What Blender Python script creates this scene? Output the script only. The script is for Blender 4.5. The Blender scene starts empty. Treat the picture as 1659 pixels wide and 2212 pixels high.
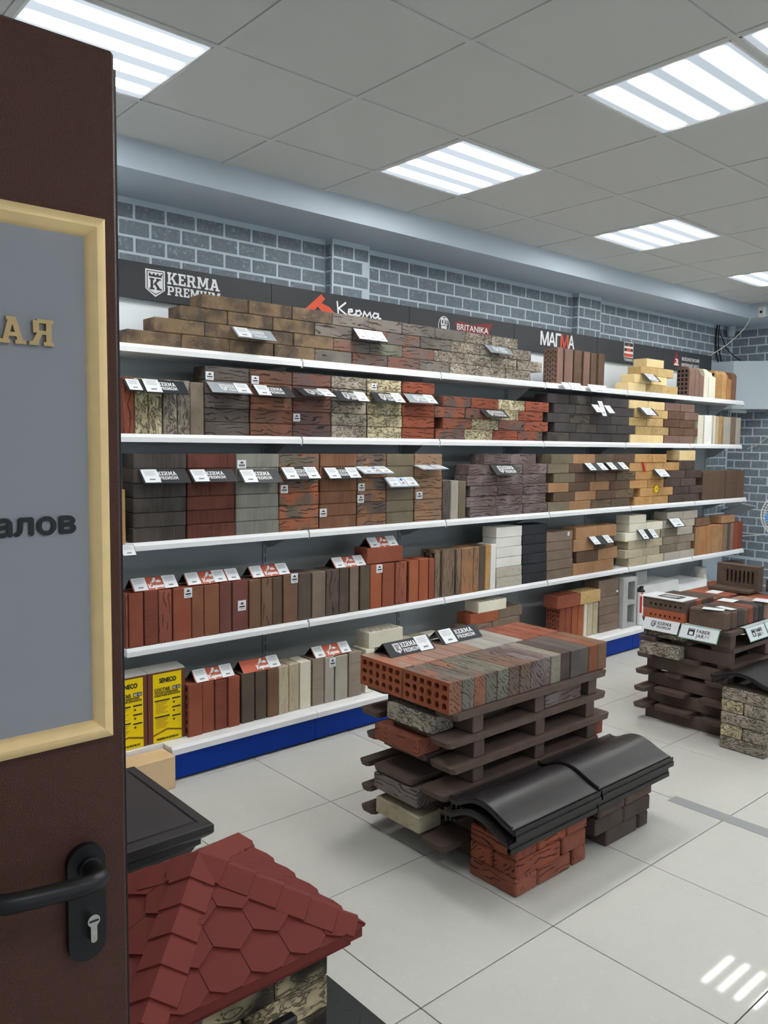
import bpy, bmesh, math, random
from mathutils import Matrix, Vector
random.seed(7)
SC = bpy.context.scene
COL = SC.collection
PI = math.pi

# ---------------------------------------------------------------- camera, world, exposure
YAW, PITCH, ROLL, HC = 0.719019, -0.084893, 0.012601, 1.571632
fw = Vector((math.sin(YAW)*math.cos(PITCH), math.cos(YAW)*math.cos(PITCH), math.sin(PITCH)))
rt = Vector((math.cos(YAW), -math.sin(YAW), 0)); up = rt.cross(fw)
r2 = rt*math.cos(ROLL)+up*math.sin(ROLL); u2 = up*math.cos(ROLL)-rt*math.sin(ROLL)
cd = bpy.data.cameras.new('camera'); cam = bpy.data.objects.new('camera', cd); COL.objects.link(cam)
cam.matrix_world = Matrix(((r2.x, u2.x, -fw.x, 0), (r2.y, u2.y, -fw.y, 0), (r2.z, u2.z, -fw.z, HC), (0, 0, 0, 1)))
cd.sensor_fit = 'HORIZONTAL'; cd.sensor_width = 36; cd.lens = 36*1747.137/1659; cd.clip_start = .05
SC.camera = cam
wd = bpy.data.worlds.new('world'); SC.world = wd; wd.use_nodes = True
wd.node_tree.nodes['Background'].inputs[0].default_value = (.78, .88, 1, 1)
wd.node_tree.nodes['Background'].inputs[1].default_value = 1.0
vs = SC.view_settings
vs.view_transform = 'Standard'; vs.look = 'None'; vs.gamma = 1; vs.use_curve_mapping = False
vs.exposure = .99
TUBE, GAP = 23.0, .42                 # radiance of a fluorescent tube and of the diffuser between tubes
CEIL = 2.901
LIGHT_CELLS = [(-1, 2), (2, 2), (5, 2), (8, 2), (2, 0), (2, -1), (8, 0), (8, -1)]+[(i, j) for j in (-4, -7) for i in (-1, 2, 5, 8)]  # end pair and back rows are unseen panels, added to raise ambient light
GX, GY = 1.45467, 1.3373              # ceiling grid origin, 0.6 m cells

# ---------------------------------------------------------------- materials
def S(r, g, b):
    return tuple(((c/255/12.92) if c <= 10 else ((c/255+.055)/1.055)**2.4) for c in (r, g, b))+(1,)
class NT:
    def __init__(s, name):
        s.m = bpy.data.materials.new(name); s.m.use_nodes = True
        s.t = s.m.node_tree; s.b = s.t.nodes['Principled BSDF']
    def n(s, ty, **k):
        x = s.t.nodes.new(ty)
        for a, v in k.items():
            if a.startswith('_'): setattr(x, a[1:], v)
            else:
                x.inputs[int(a[1:]) if a[0] == 'i' and a[1:].isdigit() else a].default_value = v
        return x
    def l(s, a, b): s.t.links.new(a, b)
    def math(s, op, a, b=None, clamp=False):
        x = s.t.nodes.new('ShaderNodeMath'); x.operation = op; x.use_clamp = clamp
        for i, v in enumerate((a, b)):
            if v is None: continue
            if isinstance(v, (int, float)): x.inputs[i].default_value = v
            else: s.l(v, x.inputs[i])
        return x.outputs[0]
    def mix(s, f, a, b, mode='MIX'):
        x = s.t.nodes.new('ShaderNodeMix'); x.data_type = 'RGBA'; x.blend_type = mode
        for i, v in ((0, f), (6, a), (7, b)):
            if isinstance(v, (tuple, float, int)): x.inputs[i].default_value = v
            else: s.l(v, x.inputs[i])
        return x.outputs[2]
    def ramp(s, v, lo, hi):
        x = s.t.nodes.new('ShaderNodeMapRange'); x.interpolation_type = 'SMOOTHSTEP'
        s.l(v, x.inputs[0]); x.inputs[1].default_value = lo; x.inputs[2].default_value = hi
        return x.outputs[0]
    def coords(s, rnd=True):
        tc = s.n('ShaderNodeTexCoord'); o = tc.outputs['Object']
        if rnd:
            oi = s.n('ShaderNodeObjectInfo'); c = s.n('ShaderNodeCombineXYZ')
            for k, f in enumerate((31.0, 17.0, 53.0)): s.l(s.math('MULTIPLY', oi.outputs['Random'], f), c.inputs[k])
            v = s.n('ShaderNodeVectorMath'); v.operation = 'ADD'; s.l(o, v.inputs[0]); s.l(c.outputs[0], v.inputs[1])
            return v.outputs[0], oi.outputs['Random']
        return o, None
    def noise(s, p, sc=1.0, mul=None, det=2.0, dist=0.0):
        if mul:
            v = s.n('ShaderNodeVectorMath'); v.operation = 'MULTIPLY'; s.l(p, v.inputs[0]); v.inputs[1].default_value = mul; p = v.outputs[0]
        x = s.n('ShaderNodeTexNoise'); s.l(p, x.inputs['Vector']); x.inputs['Scale'].default_value = sc
        x.inputs['Detail'].default_value = det; x.inputs['Distortion'].default_value = dist
        return x.outputs['Fac']
    def bump(s, h, st, dist=.01):
        x = s.n('ShaderNodeBump'); x.inputs['Strength'].default_value = st; x.inputs['Distance'].default_value = dist
        s.l(h, x.inputs['Height']); s.l(x.outputs[0], s.b.inputs['Normal'])
    def col(s, c):
        if isinstance(c, tuple): s.b.inputs['Base Color'].default_value = c
        else: s.l(c, s.b.inputs['Base Color'])
    def rough(s, r): s.b.inputs['Roughness'].default_value = r
MT = {}
def simple(name, rgb, rough=.5, metal=0., var=0., vs_=40., bump=0., coat=0., spec=.3):
    m = NT(name); c = S(*rgb); m.rough(rough); m.b.inputs['Specular IOR Level'].default_value = spec; m.b.inputs['Metallic'].default_value = metal
    if coat: m.b.inputs['Coat Weight'].default_value = coat; m.b.inputs['Coat Roughness'].default_value = .15
    if var or bump:
        p, _ = m.coords(False); n = m.noise(p, vs_, det=3)
        if var: m.col(m.mix(n, tuple(x*(1-var) for x in c[:3])+(1,), tuple(min(1, x*(1+var)) for x in c[:3])+(1,)))
        else: m.col(c)
        if bump: m.bump(n, bump, .002)
    else: m.col(c)
    MT[name] = m.m; return m.m
def brickmat(name, c1, c2, style='smooth', patch=7., crack=None, var=.14, rough=.85, dens=.5):
    def mute(c): g = .3*c[0]+.55*c[1]+.15*c[2]; return tuple(x+(g-x)*.02 for x in c[:3])+(1,)
    m = NT(name); c1, c2 = mute(S(*c1)), mute(S(*c2)); m.rough(rough); m.b.inputs['Specular IOR Level'].default_value = .15
    p, rnd = m.coords()
    base = m.mix(m.ramp(m.noise(p, patch, det=2), .36, .62), c1, c2)
    fine = m.noise(p, 150., det=3)
    br = m.math('ADD', m.math('MULTIPLY', fine, 2*var), m.math('MULTIPLY', rnd, .2)); br = m.math('ADD', br, .9-var)
    cb = m.n('ShaderNodeCombineColor'); [m.l(br, cb.inputs[k]) for k in range(3)]
    base = m.mix(1., base, cb.outputs[0], 'MULTIPLY'); h = fine; st = .25
    if style == 'bark':                       # broken wavy furrows running along the brick
        sp = m.n('ShaderNodeSeparateXYZ'); m.l(p, sp.inputs[0]); w_ = m.math('ADD', sp.outputs[1], sp.outputs[2])
        n3 = m.noise(p, 1., (6., 9., 11.), 2., .3); ph = m.math('FRACT', m.math('ADD', m.math('MULTIPLY', w_, 46.), m.math('MULTIPLY', n3, 4.2)))
        d = m.math('ABSOLUTE', m.math('SUBTRACT', ph, .5)); msk = m.ramp(m.noise(p, 1., (11., 34., 34.), 2.), .50-dens*.06, .56-dens*.06)
        line = m.math('SUBTRACT', 1., m.ramp(d, .03, .15)); f = m.math('MULTIPLY', line, msk, True)
        base = m.mix(m.math('MULTIPLY', f, .8), base, S(*(crack or (34, 30, 28)))); h = m.math('SUBTRACT', m.math('MULTIPLY', n3, .8), f); st = .7
    elif style == 'vein':                     # dense dark veins over a pale glaze
        n3 = m.noise(p, 1., (15., 32., 38.), 3., 1.8); d = m.math('ABSOLUTE', m.math('SUBTRACT', n3, .5))
        line = m.math('SUBTRACT', 1., m.ramp(d, .014, .07)); msk = m.ramp(m.noise(p, 16., det=2), .30, .44)
        f = m.math('MULTIPLY', line, msk, True)
        base = m.mix(m.math('MULTIPLY', f, .78), base, S(*(crack or (62, 54, 48)))); h = m.math('SUBTRACT', m.math('MULTIPLY', n3, .6), f); st = .7
    elif style == 'brush':                    # fine streaks across the brick
        n3 = m.noise(p, 1., (150., 4., 4.), 2.); n4 = m.noise(p, 1., (26., 1.5, 1.5), 1.)
        base = m.mix(m.ramp(n3, .3, .75), base, c2); base = m.mix(m.math('MULTIPLY', m.ramp(n4, .4, .7), .45), base, c1); h = n3; st = .3
    elif style == 'rock':                     # hewn face
        n3 = m.noise(p, 1., (26., 60., 60.), 3., .6); base = m.mix(m.math('MULTIPLY', m.ramp(n3, .3, .5), .25), m.mix(1., base, S(205, 195, 180), 'MULTIPLY'), base); h = n3; st = .8
    elif style == 'shot':                     # small scratches and chips
        n3 = m.noise(p, 1., (60., 70., 70.), 3., 1.5); d = m.math('ABSOLUTE', m.math('SUBTRACT', n3, .5))
        f = m.math('SUBTRACT', 1., m.ramp(d, .003, .02)); f = m.math('MULTIPLY', f, m.ramp(m.noise(p, 20.), .45, .6))
        base = m.mix(m.math('MULTIPLY', f, .6), base, S(*(crack or (190, 165, 130)))); h = m.math('ADD', n3, f); st = .35
    m.bump(h, st, .004); m.col(base); MT[name] = m.m
BM = [  # code, colour 1, colour 2, options, words for it
 ('bg', (86, 75, 68), (128, 107, 84), dict(style='shot', patch=9), 'brown-gold'),
 ('gb', (104, 97, 92), (122, 115, 108), dict(style='bark'), 'grey-brown furrowed'),
 ('gr', (108, 100, 96), (126, 92, 82), dict(style='bark'), 'grey-red furrowed'),
 ('gn', (112, 116, 102), (104, 100, 92), dict(style='bark'), 'grey-green furrowed'),
 ('bb', (176, 166, 150), (150, 140, 128), dict(style='vein'), 'silver-beige veined'),
 ('cb', (212, 200, 164), (180, 168, 136), dict(style='vein', crack=(60, 54, 42)), 'cream veined'),
 ('kb', (106, 96, 90), (92, 84, 80), dict(style='bark'), 'grey-brown furrowed'),
 ('rb', (138, 92, 72), (112, 84, 72), dict(style='bark'), 'red-brown furrowed'),
 ('pb', (98, 82, 80), (116, 80, 70), dict(style='bark'), 'purple-brown furrowed'),
 ('ob', (156, 86, 64), (138, 78, 62), dict(style='bark'), 'orange-red furrowed'),
 ('rg', (140, 84, 66), (94, 84, 80), dict(style='bark'), 'red and grey furrowed'),
 ('dk', (68, 65, 66), (78, 72, 72), dict(), 'charcoal'),
 ('db', (84, 78, 70), (70, 66, 64), dict(style='bark', dens=-.5), 'dark olive furrowed'),
 ('ye', (230, 202, 148), (236, 212, 160), dict(var=.06), 'smooth yellow'),
 ('yb', (232, 206, 152), (222, 194, 140), dict(style='rock', var=.06), 'rough yellow'),
 ('yo', (222, 182, 130), (212, 168, 114), dict(style='rock', var=.06), 'tan-yellow'),
 ('br', (122, 98, 88), (130, 104, 92), dict(), 'smooth brown'),
 ('brr', (130, 104, 90), (116, 92, 80), dict(style='rock'), 'rough brown'),
 ('wh', (224, 222, 214), (232, 230, 224), dict(var=.05), 'white'),
 ('wb', (226, 224, 216), (216, 214, 206), dict(style='rock', var=.05), 'rough white'),
 ('cr', (222, 216, 196), (228, 222, 204), dict(var=.05), 'smooth cream'),
 ('crb', (222, 216, 196), (212, 206, 184), dict(style='rock', var=.05), 'rough cream'),
 ('gs', (168, 160, 150), (176, 168, 156), dict(var=.08), 'smooth grey'),
 ('gst', (164, 156, 144), (150, 142, 132), dict(style='rock', var=.08), 'rough grey'),
 ('tn', (158, 120, 88), (168, 130, 96), dict(), 'tan'),
 ('tno', (176, 128, 88), (166, 118, 80), dict(), 'orange-tan'),
 ('ol', (126, 116, 96), (116, 106, 88), dict(), 'olive-grey'),
 ('wd', (92, 74, 62), (104, 84, 70), dict(style='brush'), 'dark brown'),
 ('wk', (96, 84, 72), (116, 96, 76), dict(style='bark', dens=-.3), 'dark furrowed'),
 ('ds', (62, 58, 55), (84, 78, 74), dict(style='brush'), 'charcoal'),
 ('bs', (84, 50, 44), (112, 68, 58), dict(style='brush'), 'burgundy'),
 ('ss', (118, 117, 110), (140, 139, 130), dict(style='brush'), 'silver-grey'),
 ('os', (170, 102, 74), (110, 102, 90), dict(style='bark', patch=9), 'orange and grey furrowed'),
 ('bm', (116, 80, 60), (136, 98, 76), dict(style='brush'), 'smooth brown'),
 ('mx', (102, 90, 86), (152, 112, 84), dict(style='bark', patch=8), 'purple and tan furrowed'),
 ('tb', (156, 120, 94), (138, 112, 92), dict(style='bark', dens=.2), 'tan furrowed'),
 ('pk', (128, 116, 114), (108, 92, 90), dict(style='bark', dens=1.), 'purple-grey furrowed'),
 ('da', (78, 66, 62), (88, 76, 70), dict(), 'dark brown'),
 ('re', (148, 84, 64), (140, 78, 60), dict(), 'smooth red'),
 ('rd', (116, 64, 52), (128, 72, 58), dict(style='brush'), 'dark red'),
 ('rbk', (148, 90, 72), (136, 80, 64), dict(style='bark', dens=-.2, crack=(70, 40, 34)), 'furrowed red'),
 ('brd', (138, 90, 68), (130, 82, 62), dict(), 'brown-red'),
 ('bu', (120, 76, 69), (112, 70, 64), dict(), 'burgundy'),
 ('bw', (128, 98, 78), (118, 90, 72), dict(), 'brown'),
 ('bwb', (126, 96, 78), (116, 88, 72), dict(style='bark', dens=-.4), 'furrowed brown'),
 ('dw', (96, 84, 74), (88, 78, 68), dict(), 'dark brown'),
 ('dwb', (98, 86, 78), (90, 80, 72), dict(style='bark', dens=.2), 'dark furrowed'),
 ('tp', (132, 114, 100), (122, 106, 92), dict(), 'taupe'),
 ('tpg', (150, 136, 122), (138, 124, 112), dict(style='brush'), 'grey-taupe'),
 ('or', (166, 96, 68), (158, 88, 62), dict(), 'orange'),
 ('tbk', (134, 114, 96), (122, 104, 90), dict(style='bark', dens=-.3), 'tall taupe'),
 ('tbo', (166, 120, 86), (140, 110, 86), dict(style='bark', dens=-.2), 'tall brown'),
 ('bl', (44, 46, 50), (52, 54, 58), dict(rough=.6), 'black'),
 ('g1', (116, 106, 98), (150, 104, 84), dict(style='bark', dens=.6), 'grey and orange furrowed'),
 ('g2', (112, 112, 98), (124, 124, 108), dict(style='bark', dens=.6), 'grey-green furrowed'),
 ('g3', (122, 119, 106), (112, 106, 98), dict(style='bark', dens=.6), 'grey-green furrowed'),
 ('rk', (126, 98, 84), (112, 98, 90), dict(style='bark', dens=.4), 'brown furrowed'),
 ('gm', (146, 142, 136), (154, 150, 144), dict(var=.1), 'smooth grey'),
 ('sv', (150, 148, 140), (160, 158, 150), dict(style='rock', var=.08), 'silver-grey'),
 ('dg', (94, 86, 82), (102, 94, 90), dict(), 'dark grey smooth'),
 ('pr', (164, 110, 88), (158, 130, 114), dict(style='shot', crack=(210, 180, 160)), 'orange-pink rough'),
 ('pn', (156, 126, 112), (146, 118, 104), dict(style='shot', crack=(190, 170, 150)), 'pinkish rough'),
 ('kk', (90, 76, 66), (100, 84, 74), dict(style='shot', crack=(140, 120, 100)), 'dark brown'),
 ('st', (196, 178, 142), (52, 46, 42), dict(style='vein', patch=6.), 'beige and black stone'),
 ('cc', (166, 168, 166), (176, 178, 176), dict(var=.12), 'grey concrete'),
 ('aw', (222, 224, 222), (228, 230, 228), dict(var=.04), 'white aerated'),
 ('ab', (222, 190, 148), (228, 198, 158), dict(var=.05), 'beige aerated'),
]
LOOK = {}
for c, a, b, k, w in BM: brickmat(c, a, b, **k); LOOK[c] = w
simple('soffit_paint', (196, 208, 220), .7)
simple('ceiling_tile', (206, 208, 206), .9, var=.05, vs_=300, bump=.15)
simple('ceiling_bar', (206, 208, 206), .6)
simple('wall_paint', (222, 224, 224), .8)
simple('mortar', (204, 216, 226), .85, var=.08, vs_=30)
simple('shelf_white', (232, 234, 236), .35)
simple('panel_grey', (172, 178, 180), .5)
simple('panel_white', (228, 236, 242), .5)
simple('slot_black', (24, 24, 26), .6)
simple('plinth_blue', (14, 58, 158), .5, spec=.15)
simple('sign_black', (52, 54, 58), .5)
simple('white_print', (226, 228, 230), .5)
simple('dark_print', (40, 42, 46), .5)
simple('grey_print', (150, 154, 160), .6)
simple('mint_print', (120, 170, 150), .5)
simple('red_print', (206, 84, 58), .5)
simple('deep_red', (128, 44, 40), .5)
simple('bright_red', (206, 44, 36), .4)
simple('card_white', (226, 230, 234), .35)
simple('plate_dark', (42, 46, 49), .4)
simple('plate_silver', (150, 158, 164), .22)
simple('plate_blue', (190, 206, 220), .3)
simple('tent_red', (190, 92, 66), .4)
simple('yellow_print', (246, 214, 20), .6, spec=.15)
simple('box_brown', (112, 66, 48), .6)
simple('box_white', (214, 214, 208), .7)
simple('wood_dark', (96, 80, 72), .7, var=.3, vs_=18, bump=.3)
simple('black_tile', (38, 35, 36), .34, var=.3, vs_=14)
simple('black_cap', (56, 53, 55), .38, var=.2, vs_=12)
simple('black_plastic', (26, 27, 30), .38)
simple('rubber', (40, 42, 44), .5)
simple('shingle_red', (110, 42, 36), .7, var=.05, vs_=20)
simple('shingle_cap', (118, 48, 41), .7, var=.05, vs_=20)
simple('metal', (190, 190, 188), .25, 1.)
simple('gold', (186, 158, 112), .35, .3)
simple('gold_frame', (244, 212, 156), .42, .1, var=.12, vs_=30)
simple('sign_panel', (150, 152, 160), .6, spec=.2)
simple('duct_grey', (178, 190, 198), .5)
simple('white_plastic', (224, 226, 226), .4)
simple('cable_black', (28, 28, 30), .5)
simple('cable_white', (214, 214, 206), .5)
simple('fan_blue', (60, 140, 220), .3)
simple('tape', (150, 152, 154), .4)
simple('clear_tray', (150, 156, 160), .3)
simple('joint_dark', (34, 33, 32), .8)
m = NT('door_brown'); p, _ = m.coords(False); n = m.noise(p, 420., det=2); m.col(S(78, 48, 39)); m.rough(.36); m.b.inputs['Specular IOR Level'].default_value = .22; m.bump(n, .6, .003); MT['door_brown'] = m.m
m = NT('wall_brick'); p, r_ = m.coords()
n1 = m.noise(p, 14., det=3); n2 = m.noise(p, 60., det=3, dist=1.)
b_ = m.mix(n1, S(110, 120, 128), S(136, 146, 154)); b_ = m.mix(m.math('MULTIPLY', m.ramp(n2, .56, .68), .5), b_, S(184, 196, 206)); m.col(b_); m.rough(.85); m.bump(n2, .4, .003); MT['wall_brick'] = m.m
m = NT('floor_tile'); p, r_ = m.coords()
n1 = m.noise(p, 6., det=4, dist=1.5); n2 = m.noise(p, 40., det=4, dist=2.)
b_ = m.mix(n1, S(192, 192, 186), S(200, 199, 193)); b_ = m.mix(m.math('MULTIPLY', m.ramp(n2, .58, .66), .25), b_, S(212, 210, 206)); m.col(b_); m.rough(.03); m.b.inputs['Specular IOR Level'].default_value = .05; MT['floor_tile'] = m.m
m = NT('added_window_glass'); tr = m.n('ShaderNodeBsdfTransparent'); tr.inputs[0].default_value = (.92, .95, .95, 1); m.l(tr.outputs[0], m.t.nodes['Material Output'].inputs[0]); MT['added_window_glass'] = m.m
def diffuser(name, w0, w1, gap, power=1.):          # backlit prismatic sheet: four tubes behind it
    m = NT(name); tc = m.n('ShaderNodeTexCoord'); sx = m.n('ShaderNodeSeparateXYZ'); m.l(tc.outputs['Generated'], sx.inputs[0])
    fr = m.math('FRACT', m.math('MULTIPLY', sx.outputs[1], 4.)); d = m.math('ABSOLUTE', m.math('SUBTRACT', fr, .5))
    st = m.math('SUBTRACT', 1., m.ramp(d, w0, w1)); ex = m.math('MULTIPLY', st, m.math('MULTIPLY', m.ramp(sx.outputs[0], 0., .06), m.math('SUBTRACT', 1., m.ramp(sx.outputs[0], .94, 1.))))
    e_ = m.n('ShaderNodeEmission'); m.l(m.math('ADD', m.math('MULTIPLY', m.math('POWER', ex, 1.6), TUBE*power), gap), e_.inputs[1]); m.l(m.mix(st, (.80, .9, 1., 1), (1., .985, .95, 1)), e_.inputs[0])
    m.l(e_.outputs[0], m.t.nodes['Material Output'].inputs[0]); MT[name] = m.m
diffuser('diffuser', .12, .33, GAP); diffuser('diffuser_clear', .07, .40, .34, .6)

# ---------------------------------------------------------------- mesh helpers
class MB:
    def __init__(s): s.v = []; s.f = []
    def add(s, vs_, fs):
        o = len(s.v); s.v += [tuple(x) for x in vs_]; s.f += [tuple(i+o for i in f) for f in fs]; return s
    def box(s, x0, x1, y0, y1, z0, z1):
        return s.add([(x, y, z) for z in (z0, z1) for y in (y0, y1) for x in (x0, x1)],
                     [(0, 2, 3, 1), (4, 5, 7, 6), (0, 1, 5, 4), (2, 6, 7, 3), (0, 4, 6, 2), (1, 3, 7, 5)])
    def cbox(s, x0, x1, y0, y1, z0, z1, b=.003):
        c = ((x0+x1)/2, (y0+y1)/2, (z0+z1)/2); h = ((x1-x0)/2, (y1-y0)/2, (z1-z0)/2)
        vs_, fs = chamfer(h, b); return s.add([(v[0]+c[0], v[1]+c[1], v[2]+c[2]) for v in vs_], fs)
    def prism(s, pts, axis, a, b):            # polygon in the plane normal to axis, extruded a..b
        n = len(pts)
        def P(u, v, w): return {'x': (w, u, v), 'y': (u, w, v), 'z': (u, v, w)}[axis]
        vs_ = [P(u, v, a) for u, v in pts]+[P(u, v, b) for u, v in pts]
        return s.add(vs_, [tuple(range(n))[::-1], tuple(range(n, 2*n))]+[(i, (i+1) % n, n+(i+1) % n, n+i) for i in range(n)])
    def tube(s, pts, r, k=8, close=False):
        pts = [Vector(p) for p in pts]; o = len(s.v); n = len(pts)
        for i, p in enumerate(pts):
            if close: t = pts[(i+1) % n]-pts[i-1]
            else: t = pts[min(i+1, n-1)]-pts[max(i-1, 0)]
            t.normalize(); a = Vector((0, 0, 1)) if abs(t.z) < .9 else Vector((1, 0, 0))
            u = t.cross(a).normalized(); w = t.cross(u); rr = r[i] if isinstance(r, (list, tuple)) else r
            for j in range(k): s.v.append(tuple(p+u*rr*math.cos(2*PI*j/k)+w*rr*math.sin(2*PI*j/k)))
        for i in range(n if close else n-1):
            for j in range(k):
                a, b = o+i*k+j, o+i*k+(j+1) % k; i2 = (i+1) % n
                s.f.append((a, b, o+i2*k+(j+1) % k, o+i2*k+j))
        if not close: s.f.append(tuple(range(o, o+k))[::-1]); s.f.append(tuple(range(o+(n-1)*k, o+n*k)))
        return s
    def lathe(s, prof, c, k=20, axis='z'):     # (radius, height) pairs about a vertical line
        o = len(s.v); n = len(prof)
        for r, h in prof:
            for j in range(k):
                a = 2*PI*j/k; q = (r*math.cos(a), r*math.sin(a), h)
                if axis == 'x': q = (h, q[0], q[1])
                if axis == 'y': q = (q[0], h, q[1])
                s.v.append((c[0]+q[0], c[1]+q[1], c[2]+q[2]))
        for i in range(n-1):
            for j in range(k): s.f.append((o+i*k+j, o+i*k+(j+1) % k, o+(i+1)*k+(j+1) % k, o+(i+1)*k+j))
        s.f.append(tuple(range(o, o+k))[::-1]); s.f.append(tuple(range(o+(n-1)*k, o+n*k))); return s
    def loft(s, rings):
        o = len(s.v); k = len(rings[0])
        for r in rings: s.v += [tuple(p) for p in r]
        for i in range(len(rings)-1):
            for j in range(k): s.f.append((o+i*k+j, o+i*k+(j+1) % k, o+(i+1)*k+(j+1) % k, o+(i+1)*k+j))
        s.f.append(tuple(range(o, o+k))[::-1]); s.f.append(tuple(range(o+(len(rings)-1)*k, o+len(rings)*k))); return s
    def mesh(s, name):
        me = bpy.data.meshes.new(name); me.from_pydata(s.v, [], s.f); me.update()
        bm = bmesh.new(); bm.from_mesh(me); bmesh.ops.recalc_face_normals(bm, faces=bm.faces); bm.to_mesh(me); bm.free(); return me
    def build(s, name, mat, parent=None, smooth=False):
        me = s.mesh(name); me.materials.append(MT[mat])
        if smooth:
            for p in me.polygons: p.use_smooth = True
            me.set_sharp_from_angle(angle=math.radians(38))
        return link(name, me, parent)
def chamfer(h, b):
    vs_ = []; idx = {}
    for sx in (-1, 1):
        for sy in (-1, 1):
            for sz in (-1, 1):
                for a in range(3):
                    d = [h[i]-(0 if i == a else b) for i in range(3)]
                    idx[(sx, sy, sz, a)] = len(vs_); vs_.append((sx*d[0], sy*d[1], sz*d[2]))
    fs = []
    sg = (-1, 1); cyc = [(-1, -1), (1, -1), (1, 1), (-1, 1)]
    def key(a, s_, p, q):
        t = [0, 0, 0]; t[a] = s_; t[(a+1) % 3] = p; t[(a+2) % 3] = q; return tuple(t)
    for a in range(3):
        for s_ in sg: fs.append(tuple(idx[key(a, s_, p, q)+(a,)] for p, q in cyc))
        b1, b2 = (a+1) % 3, (a+2) % 3
        for p in sg:
            for q in sg:
                k0, k1 = key(a, -1, p, q), key(a, 1, p, q)
                fs.append((idx[k0+(b1,)], idx[k1+(b1,)], idx[k1+(b2,)], idx[k0+(b2,)]))
    for x in sg:
        for y in sg:
            for z in sg: fs.append(tuple(idx[(x, y, z, a)] for a in range(3)))
    return vs_, fs
def world(o):
    return world(o.parent) @ o.matrix_parent_inverse @ o.matrix_basis if o.parent else o.matrix_basis.copy()
def link(name, me, parent=None, mw=None):
    o = bpy.data.objects.new(name, me); COL.objects.link(o)
    if mw is not None: o.matrix_basis = mw
    if parent is not None: o.parent = parent; o.matrix_parent_inverse = world(parent).inverted()
    return o
def thing(name, label, cat, loc=(0, 0, 0), group=None):
    o = bpy.data.objects.new(name, None); COL.objects.link(o); o.location = loc; o.empty_display_size = .05
    return tag(o, label, cat, group)
def tag(o, label, cat, group=None):
    o['label'] = label; o['category'] = cat
    if group: o['group'] = group
    return o
def struct(o): o['kind'] = 'structure'; return o
class FR:                                     # a flat frame in space for print
    def __init__(s, o, ux, uy): s.o = Vector(o); s.ux = Vector(ux).normalized(); s.uy = Vector(uy).normalized(); s.n = s.ux.cross(s.uy)
    def __call__(s, a, b, h=0.): return s.o+s.ux*a+s.uy*b+s.n*h
    def mat(s, h=0.):
        o = s.o+s.n*h
        return Matrix(((s.ux.x, s.uy.x, s.n.x, o.x), (s.ux.y, s.uy.y, s.n.y, o.y), (s.ux.z, s.uy.z, s.n.z, o.z), (0, 0, 0, 1)))
def decal(name, polys, fr, mat, parent, h=.0012):
    mb = MB()
    for i, p in enumerate(polys): mb.add([fr(a, b, h+.00006*(i % 9)) for a, b in p], [tuple(range(len(p)))])
    me = bpy.data.meshes.new(name); me.from_pydata(mb.v, [], mb.f); me.update(); me.materials.append(MT[mat])
    return link(name, me, parent)
def rect(x0, y0, x1, y1): return [(x0, y0), (x1, y0), (x1, y1), (x0, y1)]
def text(s, fr, x, y, size, mat, parent, width=None, bold=0., shear=0., h=.0015, thick=0., name='lettering'):
    cu = bpy.data.curves.new(name, 'FONT'); cu.body = s; cu.size = size; cu.shear = shear; cu.resolution_u = 4
    t = bpy.data.objects.new('t', cu); COL.objects.link(t); dg = bpy.context.evaluated_depsgraph_get(); dg.update()
    me = bpy.data.meshes.new_from_object(t.evaluated_get(dg)); bpy.data.objects.remove(t); bpy.data.curves.remove(cu); me.name = name
    xs = [v.co.x for v in me.vertices] or [0, 1]; k = (width/(max(xs)-min(xs))) if width else 1.; x0 = min(xs)
    mb = MB(); F_ = [tuple(p.vertices) for p in me.polygons]
    offs = [(0, 0)] if not bold else [(-bold, 0), (bold, 0), (0, bold), (0, -bold)]
    if thick: offs = [(0, 0)]*7
    for q_, (ox, oy) in enumerate(offs): mb.add([fr(x+(v.co.x-x0)*k+ox, y+v.co.y+oy, h+v.co.z+(thick/6 if thick else .00025)*q_) for v in me.vertices], F_)
    bpy.data.meshes.remove(me); me = bpy.data.meshes.new(name); me.from_pydata(mb.v, [], mb.f); me.update()
    me.materials.clear(); me.materials.append(MT[mat]); return link(name, me, parent)
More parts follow.
